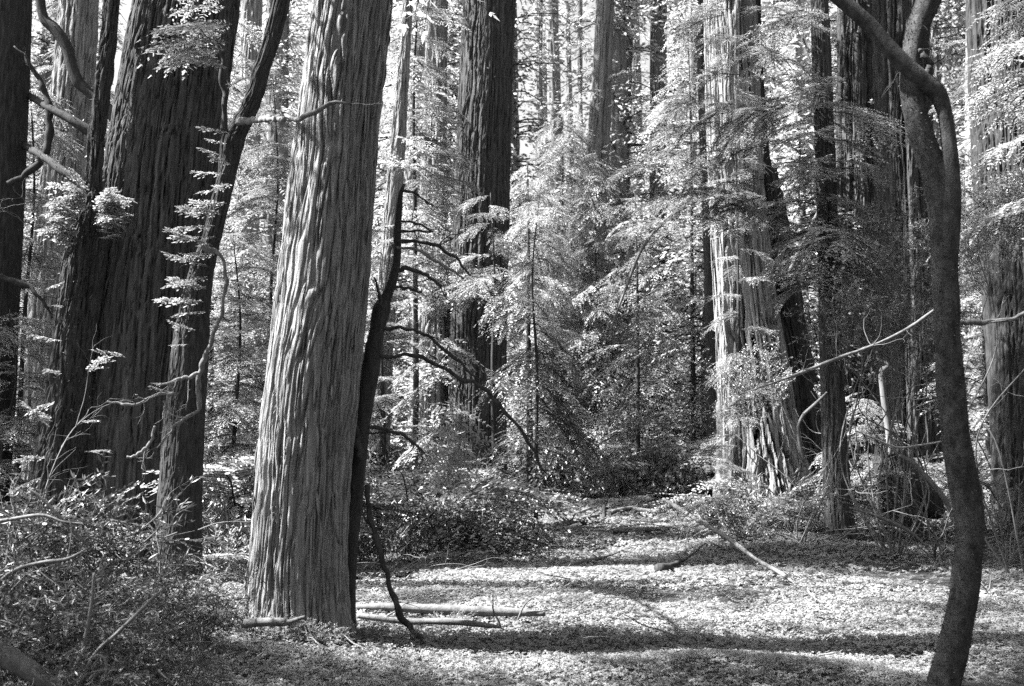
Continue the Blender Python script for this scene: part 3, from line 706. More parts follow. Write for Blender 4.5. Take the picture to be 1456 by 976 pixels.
# K: the snag with its leaning slab and thin dead stem
p = onground(1280, 20.5)
tK = thing("snag", "short broken snag with a dark slab leaning on it, left of the forked tree", "tree stump", p)
g = Geo(); P, R = px_path([(1292, 790, 62), (1286, 755, 54), (1278, 710, 50), (1268, 670, 45), (1262, 646, 40)], 19.2)
add_tube(g, P - p, R, 90, 60, 0, redwood_disp(.8, 101, 1.3, .15, .3)); link("trunk", g.mesh("trunk", [M_bark_shade]), tK)
g = Geo(); r_ = np.random.default_rng(4)
for k in range(16):
    a = k / 16 * 2 * math.pi; c = P[-1] + np.array([math.cos(a), math.sin(a), 0]) * R[-1] * .8 - p
    add_tube(g, [c - [0, 0, .15], c + [0, 0, r_.uniform(.02, .22)]], [.05, .01], 5, 4)
link("splinters", g.mesh("splinters", [M_bark_shade]), tK)
def fallen(name, label, cat, pts, Y, mat, nu=14, amp=.15, group=None, rows=None, seed=0, br=0):
    if Y == "g":
        Q = [gp(q[0], q[1]) for q in pts]; P = np.array(Q); R = np.array([q[2] / 2 * p[1] / FPX for q, p in zip(pts, P)])
        ym = np.interp(np.arange(len(P)), [0, len(P) - 1], [P[0, 1], P[-1, 1]]); P = np.array([at(q[0], q[1], y - .5) for q, y in zip(pts, ym)])
    else: P, R = px_path(pts, Y)
    loc = P[0].copy(); g = Geo()
    add_tube(g, P - loc, R, nu, rows or max(20, len(pts) * 8), 0, small_disp(amp, seed, .5 / max(R.mean(), .004) * .35))
    rr = np.random.default_rng(seed)
    for k in range(br):
        i = int(rr.integers(1, len(P))); twig_tubes(g, P[i] - loc, unit(rr.standard_normal(3) + [0, 0, .8]), rr.uniform(.2, .5), R.mean() * .35, rr, 1, 0, .3, 2)
    return tag(link(name, g.mesh(name, [mat], True), None, loc), label, cat, group)
fallen("fallen_log", "dark broken slab of wood leaning down behind the snag", "log", [(1280, 668, 30), (1300, 694, 52), (1322, 718, 38), (1338, 732, 14)], 19.4, M_bark_dark, 16, .25, seed=111)
fallen("dead_branch", "thin pale dead stem with a bent tip standing above the snag", "dead branch", [(1272, 668, 11), (1266, 640, 9), (1262, 600, 9), (1256, 560, 9), (1254, 530, 9), (1262, 520, 8), (1250, 512, 5), (1246, 500, 4)], 19.6, M_dead, 8, .2, seed=112)
fallen("dead_branch", "dark arched dead branch running from the snag down to the forked trunk", "dead branch", [(1278, 648, 5), (1298, 658, 7), (1316, 678, 8), (1336, 700, 8), (1350, 722, 6), (1358, 750, 4)], 17, M_twig, 10, .15, seed=113, br=3)
fallen("dead_branch", "long slim arched stick lying from the slender tree toward the snag", "dead branch", [(1208, 722, 2.5), (1240, 732, 4), (1270, 744, 4.5), (1295, 757, 4.5), (1318, 778, 3)], 17, M_twig, 8, .15, seed=114)
fallen("dead_branch", "pale hooked dead branch hanging against the split redwood beside the slender tree", "dead branch", [(1176, 558, 3), (1158, 576, 4.5), (1143, 590, 5), (1135, 608, 5), (1138, 635, 4.5), (1143, 655, 3)], 17.6, M_twig, 8, .2, seed=115)
fallen("dead_branch", "long pale bare bough reaching left from the forked tree across the slender tree", "dead branch", [(1330, 440, 4), (1290, 468, 4.5), (1240, 492, 4.5), (1190, 510, 4.5), (1140, 530, 4), (1090, 548, 3), (1050, 562, 2)], 12, M_twig, 8, .25, seed=116, br=16)
fallen("dead_branch", "thin pale twig crossing behind the forked tree above the snag", "dead branch", [(1340, 628, 2.5), (1310, 633, 3), (1275, 636, 3), (1240, 622, 2.5), (1215, 612, 2)], 15, M_dead, 6, .15, seed=117, br=2)
fallen("dead_branch", "arching bare stem sweeping up from centre to the slim dark trunk", "dead branch", [(868, 470, 3), (890, 410, 4), (915, 350, 5), (950, 310, 6), (985, 288, 6), (1000, 280, 7)], 27, M_twig, 8, .1, seed=118, br=4)
fallen("dead_branch", "leaning dark pole between the split redwood and the slender tree", "dead branch", [(1122, 390, 8), (1140, 350, 7), (1160, 310, 6), (1172, 285, 5)], 23, M_twig, 8, .1, seed=119, br=2)

# fallen wood on the ground
fallen("fallen_log", "long smooth pole lying across the clearing beside the sunlit redwood, uppermost of the pair", "log", [(505, 864, 9), (560, 864, 11), (620, 867, 12), (680, 869, 12), (735, 871, 11), (775, 873, 7)], "g", M_log, 14, .1, seed=120)
fallen("fallen_log", "second rougher pole lying just in front of the long smooth pole", "log", [(508, 876, 9), (545, 880, 10), (590, 884, 10), (640, 884, 10), (680, 888, 9), (712, 892, 4)], "g", M_log, 14, .3, seed=121, br=3)
q = gp(950, 712); 
def ground_log(label, a, b, wpx, mat, lift=.5, nm="fallen_log", cat="log", seed=0, br=0, amp=.15, n=5, sag=0):
    A, Bp = gp(*a), gp(*b); r = wpx / 2 * (A[1] + Bp[1]) / 2 / FPX; P = []; lift = lift + 1.1
    for t in np.linspace(0, 1, n):
        p = A * (1 - t) + Bp * t; p[2] = max(float(ground_z(p[0], p[1])) + r * lift, p[2]) ; P.append(p)
    P = np.array(P); rr = np.random.default_rng(seed); P[1:-1, 0] += rr.uniform(-.3, .3, n - 2) * r * 2
    R = np.full(n, r) * np.linspace(1, .7, n); g = Geo(); loc = P[0].copy()
    add_tube(g, P - loc, R, 16, 40, 0, small_disp(amp, seed, .18 / r))
    for k in range(br):
        i = int(rr.integers(1, n)); twig_tubes(g, P[i] - loc, unit(rr.standard_normal(3) * [1, 1, .5] + [0, 0, .6]), rr.uniform(.2, .6), r * .4, rr, 1, 0, .3, 2)
    return tag(link(nm, g.mesh(nm, [mat], True), None, loc), label, cat)
ground_log("dark-sided mossy log lying flat at the far end of the clearing", (872, 762), (958, 759), 8, M_log, .6, seed=130)
fallen("fallen_pole", "long bleached pole slanting down from the far clearing into the shrubs at right", "log", [(943, 710, 5, 18.8), (965, 723, 6, 18.3), (990, 739, 6, 17.6), (1030, 762, 6.5, 16.3), (1075, 795, 5, 14.9), (1108, 814, 6, 13.9), (1128, 828, 3, 13.2)], 17, M_log, 12, .22, seed=131)
ground_log("small dead branch with twigs lying in the middle of the clearing", (812, 811), (866, 797), 7, M_twig, .8, "fallen_branch", "dead branch", 132, 4, .2)
ground_log("black jagged chunk of rotten wood on the sorrel below the long bleached pole", (938, 820), (966, 808), 12, M_bark_dark, .6, "wood_chunk", "log", 133, 1, .5)
ground_log("pale log in the heap of debris at the far end of the clearing, leftmost", (800, 722), (862, 712), 9, M_dead, 1.2, seed=134, br=3)
ground_log("pale weathered log in the far debris heap, right of the leftmost one", (850, 716), (925, 722), 10, M_dead, 1.0, seed=135, br=2)
ground_log("short grey log resting above the dark-sided log in the far clearing", (900, 734), (940, 738), 9, M_log, 1, seed=136)
ground_log("dark branch lying below the debris heap at the left edge of the far clearing", (790, 755), (850, 742), 8, M_twig, 1, "fallen_branch", "dead branch", 137, 6)
for k, (a_, b_, w_, lab) in enumerate([((815, 738), (850, 726), 6, "grey stick across the left part of the far debris heap"), ((858, 745), (862, 716), 5, "upright dark stub standing in the far debris heap"),
    ((870, 735), (915, 727), 7, "pale short log on the low mound in the far debris heap"), ((828, 748), (800, 722), 5, "dark stick slanting left in the far debris heap"), ((900, 752), (903, 738), 5, "small upright spike on the dark-sided mossy log"),
    ((925, 727), (948, 745), 6, "dark broken piece at the right end of the far debris heap")]):
    ground_log(lab, a_, b_, w_, M_dead if k in (0, 2) else M_bark_dark, .8, "fallen_branch", "dead branch", 160 + k, 2, .25)
ground_log("thin stick lying in the sunny sorrel beyond the pair of poles", (735, 857), (850, 854), 3, M_dead, 1, "fallen_branch", "dead branch", 138, 1)
ground_log("thin pale stick lying in the foreground sorrel at bottom centre right", (940, 945), (1035, 940), 3.5, M_dead, 1.5, "fallen_branch", "dead branch", 139, 0)
ground_log("short forked stick near the foot of the dark ground patch at bottom centre", (800, 955), (845, 944), 4, M_dead, 1.5, "fallen_branch", "dead branch", 140, 3)
ground_log("stub of a branch with bare twigs behind the base of the forked tree", (1388, 838), (1412, 850), 5, M_twig, 1, "fallen_branch", "dead branch", 141, 6)
fallen("fallen_log", "pale short log with a broken end at the foot of the sunlit redwood", "log", [(343, 889, 8), (352, 887, 12), (378, 885, 11), (402, 885, 10), (410, 885, 6), (434, 877, 3)], 8.9, M_log, 22, .38, seed=142, br=2)
fallen("fallen_log", "thick dark log sloping down in the bottom left corner", "log", [(-25, 915, 26), (20, 940, 26), (60, 965, 24), (95, 1000, 22)], 6.6, M_log, 20, .15, seed=143)
for k, (lab, q, Y) in enumerate([
    ("long pale curved twig rising from the bottom left brush to a hooked tip", [(105, 985, 5), (135, 930, 5), (165, 902, 5), (200, 868, 5), (222, 846, 4), (232, 838, 3), (226, 834, 2)], 6.8),
    ("pale upright bent twig left of the long hooked twig", [(85, 990, 6), (112, 940, 7), (124, 895, 6), (131, 850, 5), (134, 815, 4)], 6.9),
    ("small arch-shaped twig at the bottom of the left brush", [(125, 938, 3), (140, 932, 4), (150, 940, 4), (150, 960, 4), (140, 985, 4)], 6.5),
    ("thick pale twig slanting across the left brush toward the left edge", [(-20, 845, 5), (20, 812, 6), (60, 800, 6), (95, 795, 5), (125, 780, 3)], 7.4),
    ("dark forked twig sticking up above the left brush", [(125, 775, 4), (100, 752, 5), (78, 728, 5), (55, 705, 4), (42, 697, 3)], 8.6),
    ("pale bare branch arching over the left brush near the left edge", [(-20, 745, 6), (20, 738, 6), (60, 733, 5), (90, 742, 3), (120, 745, 2)], 8.3),
    ("thin twig standing in the sunny patch right of the pair of poles", [(706, 957, 2.5), (716, 920, 3), (732, 890, 3), (745, 862, 2.5), (757, 850, 2)], 10.5),
    ("short pale forked twig standing at the shaded edge of the clearing", [(714, 808, 3), (722, 795, 3), (730, 782, 2)], 16.5),
    ("curved pale twig lying on the sorrel left of the forked tree", [(1148, 832, 3), (1150, 842, 3), (1160, 852, 2.5), (1172, 858, 2)], "g"),
]):
    fallen("dead_twig", lab, "twig", q, Y, M_twig if k in (4, 6) else M_dead, 7, .12, seed=150 + k, br=1 if k < 6 else 0)

# ================================================================== YOUNG CONIFERS WITH BOUGHS
def conifer(label, px, Y, H, z0, nb, blen, lib, rad=.06, seed=0, group=None, az=None, mat=None, name="young_conifer", base=None, droop=0.0, top_s=.45, lib2=None, zs=0):
    r = np.random.default_rng(seed)
    p = onground(px, Y) if base is None else np.array(base)
    t = thing(name, label, "tree", p, group); g = Geo()
    w = r.uniform(-.15, .15, (5, 2))
    K = [(w[i][0] * i * .2, w[i][1] * i * .2, -0.3 + (H + .3) * i / 4) for i in range(5)]
    add_tube(g, K, np.linspace(rad, rad * .15, 5), 10, 40, 0, small_disp(.12, seed, 5))
    link("trunk", g.mesh("trunk", [mat or M_bark_dark], True), t)
    for k in range(nb):
        u = (k + r.random()) / nb; z = z0 + (H - z0) * u ** .95
        a = r.uniform(0, 2 * math.pi) if az is None else r.normal(az[0], az[1])
        s = blen * (1 - (1 - top_s) * u) * r.uniform(.7, 1.15)
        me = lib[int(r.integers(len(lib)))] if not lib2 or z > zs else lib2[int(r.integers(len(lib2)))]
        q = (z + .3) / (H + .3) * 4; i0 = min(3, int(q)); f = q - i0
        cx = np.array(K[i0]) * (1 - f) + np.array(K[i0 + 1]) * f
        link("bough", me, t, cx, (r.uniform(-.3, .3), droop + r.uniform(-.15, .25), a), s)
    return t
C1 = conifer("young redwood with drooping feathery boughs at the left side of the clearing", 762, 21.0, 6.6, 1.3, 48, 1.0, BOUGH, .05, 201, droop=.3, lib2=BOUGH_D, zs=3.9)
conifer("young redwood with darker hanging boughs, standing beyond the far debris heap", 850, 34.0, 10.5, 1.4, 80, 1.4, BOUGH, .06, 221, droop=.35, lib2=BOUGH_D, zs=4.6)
conifer("slim young redwood just left of centre in front of the large dark redwood", 702, 21.5, 6.6, 4.5, 13, .9, BOUGH, .06, 202, droop=.1)
conifer("dense young conifer at the centre with dark shaded lower boughs", 800, 35, 12, .3, 110, 1.7, BOUGH, .08, 203, droop=.25)
conifer("young conifer filling the gap in front of the grey fluted redwood", 548, 22, 5.6, .4, 40, .95, BOUGH, .06, 204)
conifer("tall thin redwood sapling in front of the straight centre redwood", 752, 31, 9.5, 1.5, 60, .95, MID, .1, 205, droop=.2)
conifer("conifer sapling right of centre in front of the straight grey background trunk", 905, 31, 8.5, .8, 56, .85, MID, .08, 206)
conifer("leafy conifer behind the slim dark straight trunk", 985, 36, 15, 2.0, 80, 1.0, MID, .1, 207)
conifer("young conifer in the gap right of the crooked tree with bright foliage, nearest", 332, 19, 5.2, .3, 70, 1.0, BOUGH, .05, 208)
conifer("bright young conifer behind the sunlit redwood on its left", 385, 23, 9.0, .4, 95, 1.15, BOUGH, .06, 209)
conifer("bright young conifer behind the crooked tree", 300, 27, 12, .6, 90, 1.0, MID, .08, 210)
conifer("young conifer behind the mossy broken tree by the left edge", 30, 19, 8, .3, 80, 1.05, BOUGH, .06, 211)
conifer("small bright conifer at the left edge behind the brush", 12, 16, 3.6, .2, 46, .9, BOUGH, .04, 212)
conifer("low young conifer behind the snag", 1228, 24, 2.6, .3, 18, 1.0, BOUGH, .06, 213)
conifer("young conifer right of the forked tree under the dark right-edge redwood", 1405, 22, 9.5, .4, 44, 1.0, BOUGH, .06, 214)
conifer("young conifer behind the split redwood, right side", 1160, 30, 11, 1.0, 70, .95, MID, .08, 215)
rd = np.random.default_rng(44)
for (t_, l_, P_, R_, tip_) in DRESS:
    Yd = P_[2][1]; n_ = 26
    for k in range(n_):
        i_ = rd.uniform(1.5, len(P_) - 1.01); f_ = i_ % 1; c_ = P_[int(i_)] * (1 - f_) + P_[int(i_) + 1] * f_; a_ = rd.uniform(0, 6.28)
        add_bough(t_, l_, c_ + np.array([math.cos(a_), math.sin(a_), 0]) * R_.mean() * .8, a_, rd.uniform(-.2, .4), rd.uniform(.4, 1.05) * (Yd / 40) ** .5, MID, rd)
rc = np.random.default_rng(55)  # boughs above the frame, added to dapple the ground below
for (t_, l_, P_, R_, tip_, za, zb, n_) in ((tE, lE, PE, RE, tipE, 6.6, 22, 34), (tC, lC, PC, RC, tipC, 13, 26, 40), (tA, lA, PA, RA, tipA, 13, 22, 16), (tH, lH, PH, RH, tipH, 13, 28, 40)):
    for k in range(n_):
        z_ = za + (zb - za) * rc.random() ** 1.3; c_ = np.array([np.interp(z_, tip_[:, 2], tip_[:, 0]), np.interp(z_, tip_[:, 2], tip_[:, 1]), z_]); a_ = rc.uniform(0, 6.28)
        add_bough(t_, l_, c_ + np.array([math.cos(a_), math.sin(a_), 0]) * R_[-1] * .8, a_, rc.uniform(-.1, .3), rc.uniform(.7, 1.3), MID, rc)
# boughs hanging from the established trees
def boughs_on(t, loc, spots, lib, s=1.0, sd=.35, nm="bough", seed=1, Yj=.4):
    """spots: (px, py, depth, heading, scale)"""
    r = np.random.default_rng(seed)
    for (x, y, Y, az, k) in spots:
        add_bough(t, loc, at(x, y, Y + r.uniform(-Yj, Yj)), az + r.uniform(-sd, sd), r.uniform(-.3, .1), s * k, lib, r, nm)
r = np.random.default_rng(9)
sp = [(r.uniform(1160, 1184), r.uniform(-10, 420), 18.2, r.uniform(2.2, 4.6), r.uniform(.5, 1.0)) for k in range(26)]
sp += [(r.uniform(1166, 1190), r.uniform(-10, 420), 18.2, r.uniform(-1.2, 1.0), r.uniform(.5, .9)) for k in range(11)]
sp += [(r.uniform(990, 1140), r.uniform(-10, 170), 18.6, r.uniform(2.4, 5.6), r.uniform(.35, .7)) for k in range(26)]
sp += [(r.uniform(950, 1140), r.uniform(140, 320), 18.4, r.uniform(2.4, 5.6), r.uniform(.35, .8)) for k in range(60)]
boughs_on(tJ, lJ, sp, BOUGH, 1.0)
conifer("leafy redwood sapling in front of the split redwood with pale sprays over its bark", 1052, 21.5, 9.8, 1.5, 34, .62, BOUGH, .04, 216)
conifer("tall young conifer at the right edge with sprays hanging over the dark redwood", 1520, 14.5, 9.5, 4.6, 56, .95, BOUGH, .06, 218)
conifer("slender conifer in the top middle gap left of the centre redwood", 590, 27, 13.5, 5.5, 70, 1.1, BOUGH, .09, 219)
conifer("slender conifer beyond the left trunks near the top left", 90, 26, 13, 3.0, 80, 1.2, BOUGH, .08, 220)

# ================================================================== SHRUBS
FERN = [shoot_mesh(300 + i, 42, 1.0, .8, .11, .013, [M_needle, M_twig]) for i in range(3)]
BRUSH = [shoot_mesh(310 + i, 60, .75, .9, .07, .009, [M_needle, M_twig], .6) for i in range(3)]
LAUREL = [leafy_shrub_mesh(320 + i, 1.3, 16, .062, .009, [M_leaf, M_twig]) for i in range(3)]
ROUND = [leafy_shrub_mesh(330 + i, .8, 20, .055, .017, [M_leaf, M_twig], .8) for i in range(2)]
M_brush = leaf_mat("brush_leaves", 0.016, 0.06, 0.35, 3.0)
BOUGHL = [bough_mesh(70 + i, 0.9, 0.15, 0.035, .4, .008, .06, .09, mats=[M_brush, M_twig], limb_r=.006, gaps=.35) for i in range(3)]
def tangle_mesh(seed):
    r = np.random.default_rng(seed); me_g = Geo(); B, D, S, L, W = [], [], [], [], []
    for k in range(46):
        p = np.array([r.uniform(-.55, .55), r.uniform(-.55, .55), r.uniform(-.05, .35)]); d = unit(np.array([r.standard_normal(), r.standard_normal(), abs(r.standard_normal()) * .9]))
        K = [p]
        for q in range(9): d = unit(d + r.standard_normal(3) * .22 - [0, 0, .06]); K.append(K[-1] + d * r.uniform(.05, .1))
        K = np.array(K); add_tube(me_g, K[::3], [.006, .005, .003, .0015], 4, 9, 1, None, False)
        if k % 3: 
            for i in range(2, 10):
                for q in range(3):
                    e = unit(unit(K[i] - K[i - 1]) * .6 + unit(r.standard_normal(3))); B.append(K[i]); D.append(e); S.append(np.cross(e, r.standard_normal(3))); L.append(r.uniform(.04, .12)); W.append(r.uniform(.006, .013))
    blades(me_g, B, unit(np.array(D)), unit(np.array(S)), L, W, 0, False, .3)
    return me_g.mesh("foliage", [M_brush, M_twig])
FERND = [shoot_mesh(350 + i, 34, 1.0, 1.0, .10, .012, [M_brush, M_twig], .5, 11) for i in range(2)]
BRUSHL = [tangle_mesh(340 + i) for i in range(3)]
def shrub(label, px, Y, s, lib, seed, name="shrub", boughs=0, blib=None, cat="shrub", group=None, zs=1.0):
    r = np.random.default_rng(seed); p = onground(px, Y); t = thing(name, label, cat, p, group)
    if lib is BRUSHL:
        link("foliage", FERND[seed % 2], t, (0, 0, 0), (0, 0, r.uniform(0, 6)), (s * .8, s * .8, s * .5)); s = s * .88; s_ = s * 1.1; boughs *= 4
        link("twigs", lib[(seed + 1) % len(lib)], t, (0, 0, s * .35), (0, 0, r.uniform(0, 6)), s_)
        link("foliage", lib[seed % len(lib)], t, (0, 0, 0), (0, 0, r.uniform(0, 6)), s_)
    else: link("foliage", lib[seed % len(lib)], t, (0, 0, 0), (0, 0, r.uniform(0, 6)), (s, s, s * zs))
    for k in range(boughs):
        a = r.uniform(0, 6.28); add_bough(t, p, p + np.array([math.cos(a), math.sin(a), 0]) * .2 * s + [0, 0, r.uniform(.1, .6) * s], a, r.uniform(.0, .8), (.95 if lib is BRUSHL else .7) * s, blib or BOUGH, r)
    return t
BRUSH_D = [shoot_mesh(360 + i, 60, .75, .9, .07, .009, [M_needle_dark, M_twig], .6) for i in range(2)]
W = ["beside", "left of", "right of", "behind"]
sh = [
 ("dark bushy redwood sprouts at the left rim of the clearing, nearest the thin leaning tree", 545, 17.5, 1.5, BRUSH_D, 10),
 ("dark bushy redwood sprouts on the left rim below the grey fluted redwood", 590, 18.5, 1.7, BRUSH_D, 10),
 ("low sprouting bush on the shaded rim below the large dark redwood", 645, 19.5, 1.6, BRUSH_D, 10),
 ("spreading sprout bush right below the slim young redwood", 683, 20.5, 1.3, BRUSH_D, 6),
 ("sunlit bush of sprouts behind the thin leaning tree", 535, 21, 2.0, FERN, 12),
 ("bush behind the debris heap at the far end of the clearing", 850, 31, 2.0, FERN, 6),
 ("bush right of the debris heap at the far end of the clearing", 925, 30, 1.9, ROUND, 3),
 ("bush behind the top end of the long bleached pole", 975, 29, 1.9, ROUND, 3),
 ("round-leaved bright bush where the long bleached pole enters the shrubs", 1040, 18.4, 1.05, ROUND, 2),
 ("low bright bush at the foot of the split redwood", 1075, 20, 1.3, FERN, 6),
 ("tangled bush between the split redwood and the slender tree", 1120, 19.5, 1.2, BRUSH, 7),
 ("small bush at the left foot of the slender tree", 1160, 19.5, 1.1, BRUSH, 5),
 ("low bush between the slender tree and the snag", 1228, 21.5, .9, BRUSH, 3),
 ("low dark bush at the foot of the right-edge redwood", 1430, 19.0, 1.2, BRUSH, 6),
 ("low bush just right of the forked tree in the distance", 1385, 21.0, 1.5, BRUSH, 6),
 ("bright bush in the gap left of the sunlit redwood, highest one", 350, 16.5, 1.8, FERN, 6),
 ("bright bush in the gap left of the sunlit redwood, lower one", 315, 14.5, 1.0, FERN, 3),
 ("bush at the left foot of the sunlit redwood", 372, 9.9, .50, BRUSH, 3),
 ("tuft of sprouts at the front foot of the sunlit redwood", 405, 9.2, .40, BRUSH, 1),
 ("dark tuft with an upright twig between the crooked tree and the sunlit redwood", 312, 9.4, .55, BRUSH, 2),
 ("tangled brush in front of the crooked tree", 255, 8.2, .60, BRUSH, 3),
 ("tall brush at the foot of the massive redwood", 165, 9.3, 1.0, FERN, 4),
 ("brush in front of the mossy broken tree", 90, 9.6, 1.0, FERN, 4),
 ("brush at the left edge in front of the edge trunk", 20, 9.0, .95, FERN, 4),
 ("low brush in the left foreground, second from the edge", 80, 7.6, .75, BRUSH, 4),
 ("low brush in the left foreground beside the hooked twig", 175, 7.4, .65, BRUSH, 4),
 ("low brush cut by the left edge near the bottom corner", 5, 7.0, .75, BRUSH, 4),
 ("low clump in the bottom left of the foreground", 120, 6.5, .5, BRUSH, 2),
 ("low clump at the bottom, right of the left brush", 265, 7.0, .40, BRUSH, 2),
 ("small fern-like tuft against the lit foot of the sunlit redwood", 388, 9.3, .34, BRUSH, 2),
 ("low tuft against the middle of the sunlit redwood's foot", 440, 9.15, .26, BRUSH, 1),
 ("low tuft against the dark side of the sunlit redwood's foot", 476, 9.2, .26, BRUSH, 1),
 ("grassy tuft by the hanging vine end near the pair of poles", 590, 9.7, .30, BRUSH, 0),
 ("low tuft at the right foot of the sunlit redwood", 520, 9.6, .32, BRUSH, 0),
 ("small tuft in front of the second rougher pole", 640, 10.3, .28, BRUSH, 0),
]
for k, (lab, px, Y, s, lib, nb) in enumerate(sh): shrub(lab, px, Y, s, BRUSHL if px < 300 and Y < 10 else lib, 400 + k, boughs=nb, blib=BOUGHL if px < 300 and Y < 10 else BOUGH_D if lib is BRUSH_D else BOUGH if s > .9 else SPRAY)

def laurel(label, px, Y, tops, seed):
    """slender laurel: thin bare stems carrying wiry leafy heads at the given photo spots"""
    r = np.random.default_rng(seed); p = onground(px, Y); t = thing("laurel_tree", label, "tree", p); g = Geo()
    for (x, y, s) in tops:
        q = at(x, y, Y + r.uniform(-.5, .5)) - p; b = np.array([r.uniform(-.1, .1), r.uniform(-.1, .1), -.1])
        K = [b, b * .6 + q * .4 + r.standard_normal(3) * .28, b * .3 + q * .7 + r.standard_normal(3) * .28, q]
        add_tube(g, K, [.016, .012, .009, .005], 6, 30, 0, small_disp(.2, seed, 20))
        link("foliage", LAUREL[int(r.integers(3))], t, q - [0, 0, .25 * s], (r.uniform(-.4, .4), r.uniform(-.4, .4), r.uniform(0, 6)), s)
    link("stems", g.mesh("stems", [M_twig], True), t)["kind"] = "stuff"
laurel("wiry laurel with narrow pale leaves, just left of the forked tree", 1262, 17.3, [(1225, 400, .9), (1330, 380, .8), (1290, 360, .8), (1245, 355, .8), (1320, 470, .9), (1250, 470, .9), (1215, 470, .8), (1240, 430, .8), (1270, 400, .8), (1300, 440, .8), (1310, 500, .7), (1200, 510, .7), (1262, 500, .8), (1285, 545, .6), (1180, 450, .5)], 701)
laurel("leafy laurel at the right edge of the photo, right of the forked tree", 1440, 15.5, [(1385, 340, .8), (1425, 290, .9), (1460, 350, .9), (1410, 400, .8)], 702)
laurel("small laurel with sparse leaves beside the split redwood's lit bark", 1075, 20.5, [(1040, 560, .6), (1075, 530, .6), (1105, 560, .6), (1060, 600, .5)], 703)

def bare_bush(label, px, py, Y, n, L, seed, mat=None, spread=.5, cat="bush", heading=(0, 0, 1.0)):
    """leafless wiry stems arching from one root"""
    r = np.random.default_rng(seed); p = onground(px, Y); c = at(px, py, Y); t = thing("bare_bush", label, cat, p)
    for k in range(n):
        g = Geo(); d = unit(np.array(heading) + r.standard_normal(3) * np.array([spread, spread, spread * .5]))
        q0 = np.array([r.uniform(-.1, .1), r.uniform(-.1, .1), -.05]); l_ = L * r.uniform(.6, 1.15); K = [q0]
        for q in range(7):
            d = unit(d + r.standard_normal(3) * .16 - [0, 0, .10]); K.append(K[-1] + d * l_ / 7)
        K = np.array(K); rad = .006 + .0035 * l_
        add_tube(g, K, np.linspace(rad, rad * .2, 8), 5, 24, 0, small_disp(.2, k, 30), False)
        for q in range(6):
            i_ = int(r.integers(2, 8)); twig_tubes(g, K[i_], unit(K[i_] - K[i_ - 1] + unit(r.standard_normal(3)) * l_ * .12), l_ * r.uniform(.15, .35), rad * .45, r, 1, 0, .45, 3)
        link("stem", g.mesh("stem", [mat or M_dead], True), t)
bare_bush("leafless wiry bush with pale stems arching between the split redwood and the slender tree", 1135, 690, 17.8, 9, 2.6, 801, None, .8)
bare_bush("leafless bush with tall pale stems in front of the snag", 1225, 690, 19.4, 5, 3.4, 802, None, .45)
bare_bush("leafless wiry bush close behind the forked tree", 1330, 720, 17.0, 9, 3.0, 803, M_twig, .7)
bare_bush("leafless bush at the left foot of the split redwood", 1010, 690, 21.5, 8, 2.2, 804, None, .8)
bare_bush("dead wiry bush on the left rim of the clearing under the dark boughs", 700, 760, 17.8, 10, 1.9, 805, M_twig, .9)
bare_bush("dead twiggy bush on the left rim right beside the hanging vine", 560, 780, 15.5, 9, 1.4, 806, None, .9)
bare_bush("bare arching twigs at the right edge behind the forked tree", 1425, 720, 16.5, 8, 3.0, 807, M_twig, .6)
bare_bush("pale bare twigs in front of the mossy broken tree", 55, 420, 12.6, 4, 2.6, 808, M_twig, .4)

# ================================================================== BACKGROUND FOREST
CR = [crown_mesh(500 + i, 27, 5.0 + i % 3, 3.3, 190, 62, .30, .045) for i in range(4)]
CRU = [crown_mesh(510 + i, 9, .3, 2.2, 120, 66, .2, .035) for i in range(3)]
CRM = [crown_mesh(516 + i, 19, .5, 2.8, 210, 62, .22, .034) for i in range(3)]
def far_trunk_mesh(seed, H, r0):
    g = Geo(); r = np.random.default_rng(seed)
    add_tube(g, [(0, 0, -1), (r.uniform(-.2, .2), 0, H * .4), (r.uniform(-.4, .4), 0, H)], [r0, r0 * .8, r0 * .3], 28, 70, 0, redwood_disp(2.4, seed, 1.4, .2, .8))
    return g.mesh("trunk", [M_bark_far])
TR = [far_trunk_mesh(520 + i, 36, .26 + .12 * i) for i in range(4)]
TRU = [far_trunk_mesh(530 + i, 9, .10) for i in range(2)]
far = []
r = np.random.default_rng(12)
def far_tree(x, y, big, crown, s, group, label):
    p = np.array([x, y, float(ground_z(x, y))])
    t = thing("redwood_tree" if big else "understory_tree", label, "tree", p, group, r.uniform(0, 6.28))
    if big: link("trunk", TR[int(r.integers(4))], t)
    else: link("trunk", TRU[int(r.integers(2))], t, None, None, s)
    link("crown", crown, t, None, None, s)
LM = [(-400, "the left edge of the photo"), (66, "the grey redwood by the left edge"), (230, "the massive redwood"), (345, "the crooked tree"), (455, "the sunlit redwood"),
      (545, "the leaning grey trunk"), (680, "the large dark redwood"), (790, "the bleached trunk"), (845, "the pale centre redwood"), (935, "the straight grey trunk"),
      (1008, "the slim dark trunk"), (1090, "the split redwood"), (1182, "the slender tree"), (1285, "the wide fluted redwood"), (1345, "the forked tree"), (1450, "the right-edge redwood"), (2200, "the right edge of the photo")]
ORD = ["nearest", "second nearest", "third nearest", "fourth nearest", "fifth nearest", "sixth nearest", "seventh nearest", "eighth nearest", "ninth nearest", "farthest", "very farthest", "hindmost", "last"]
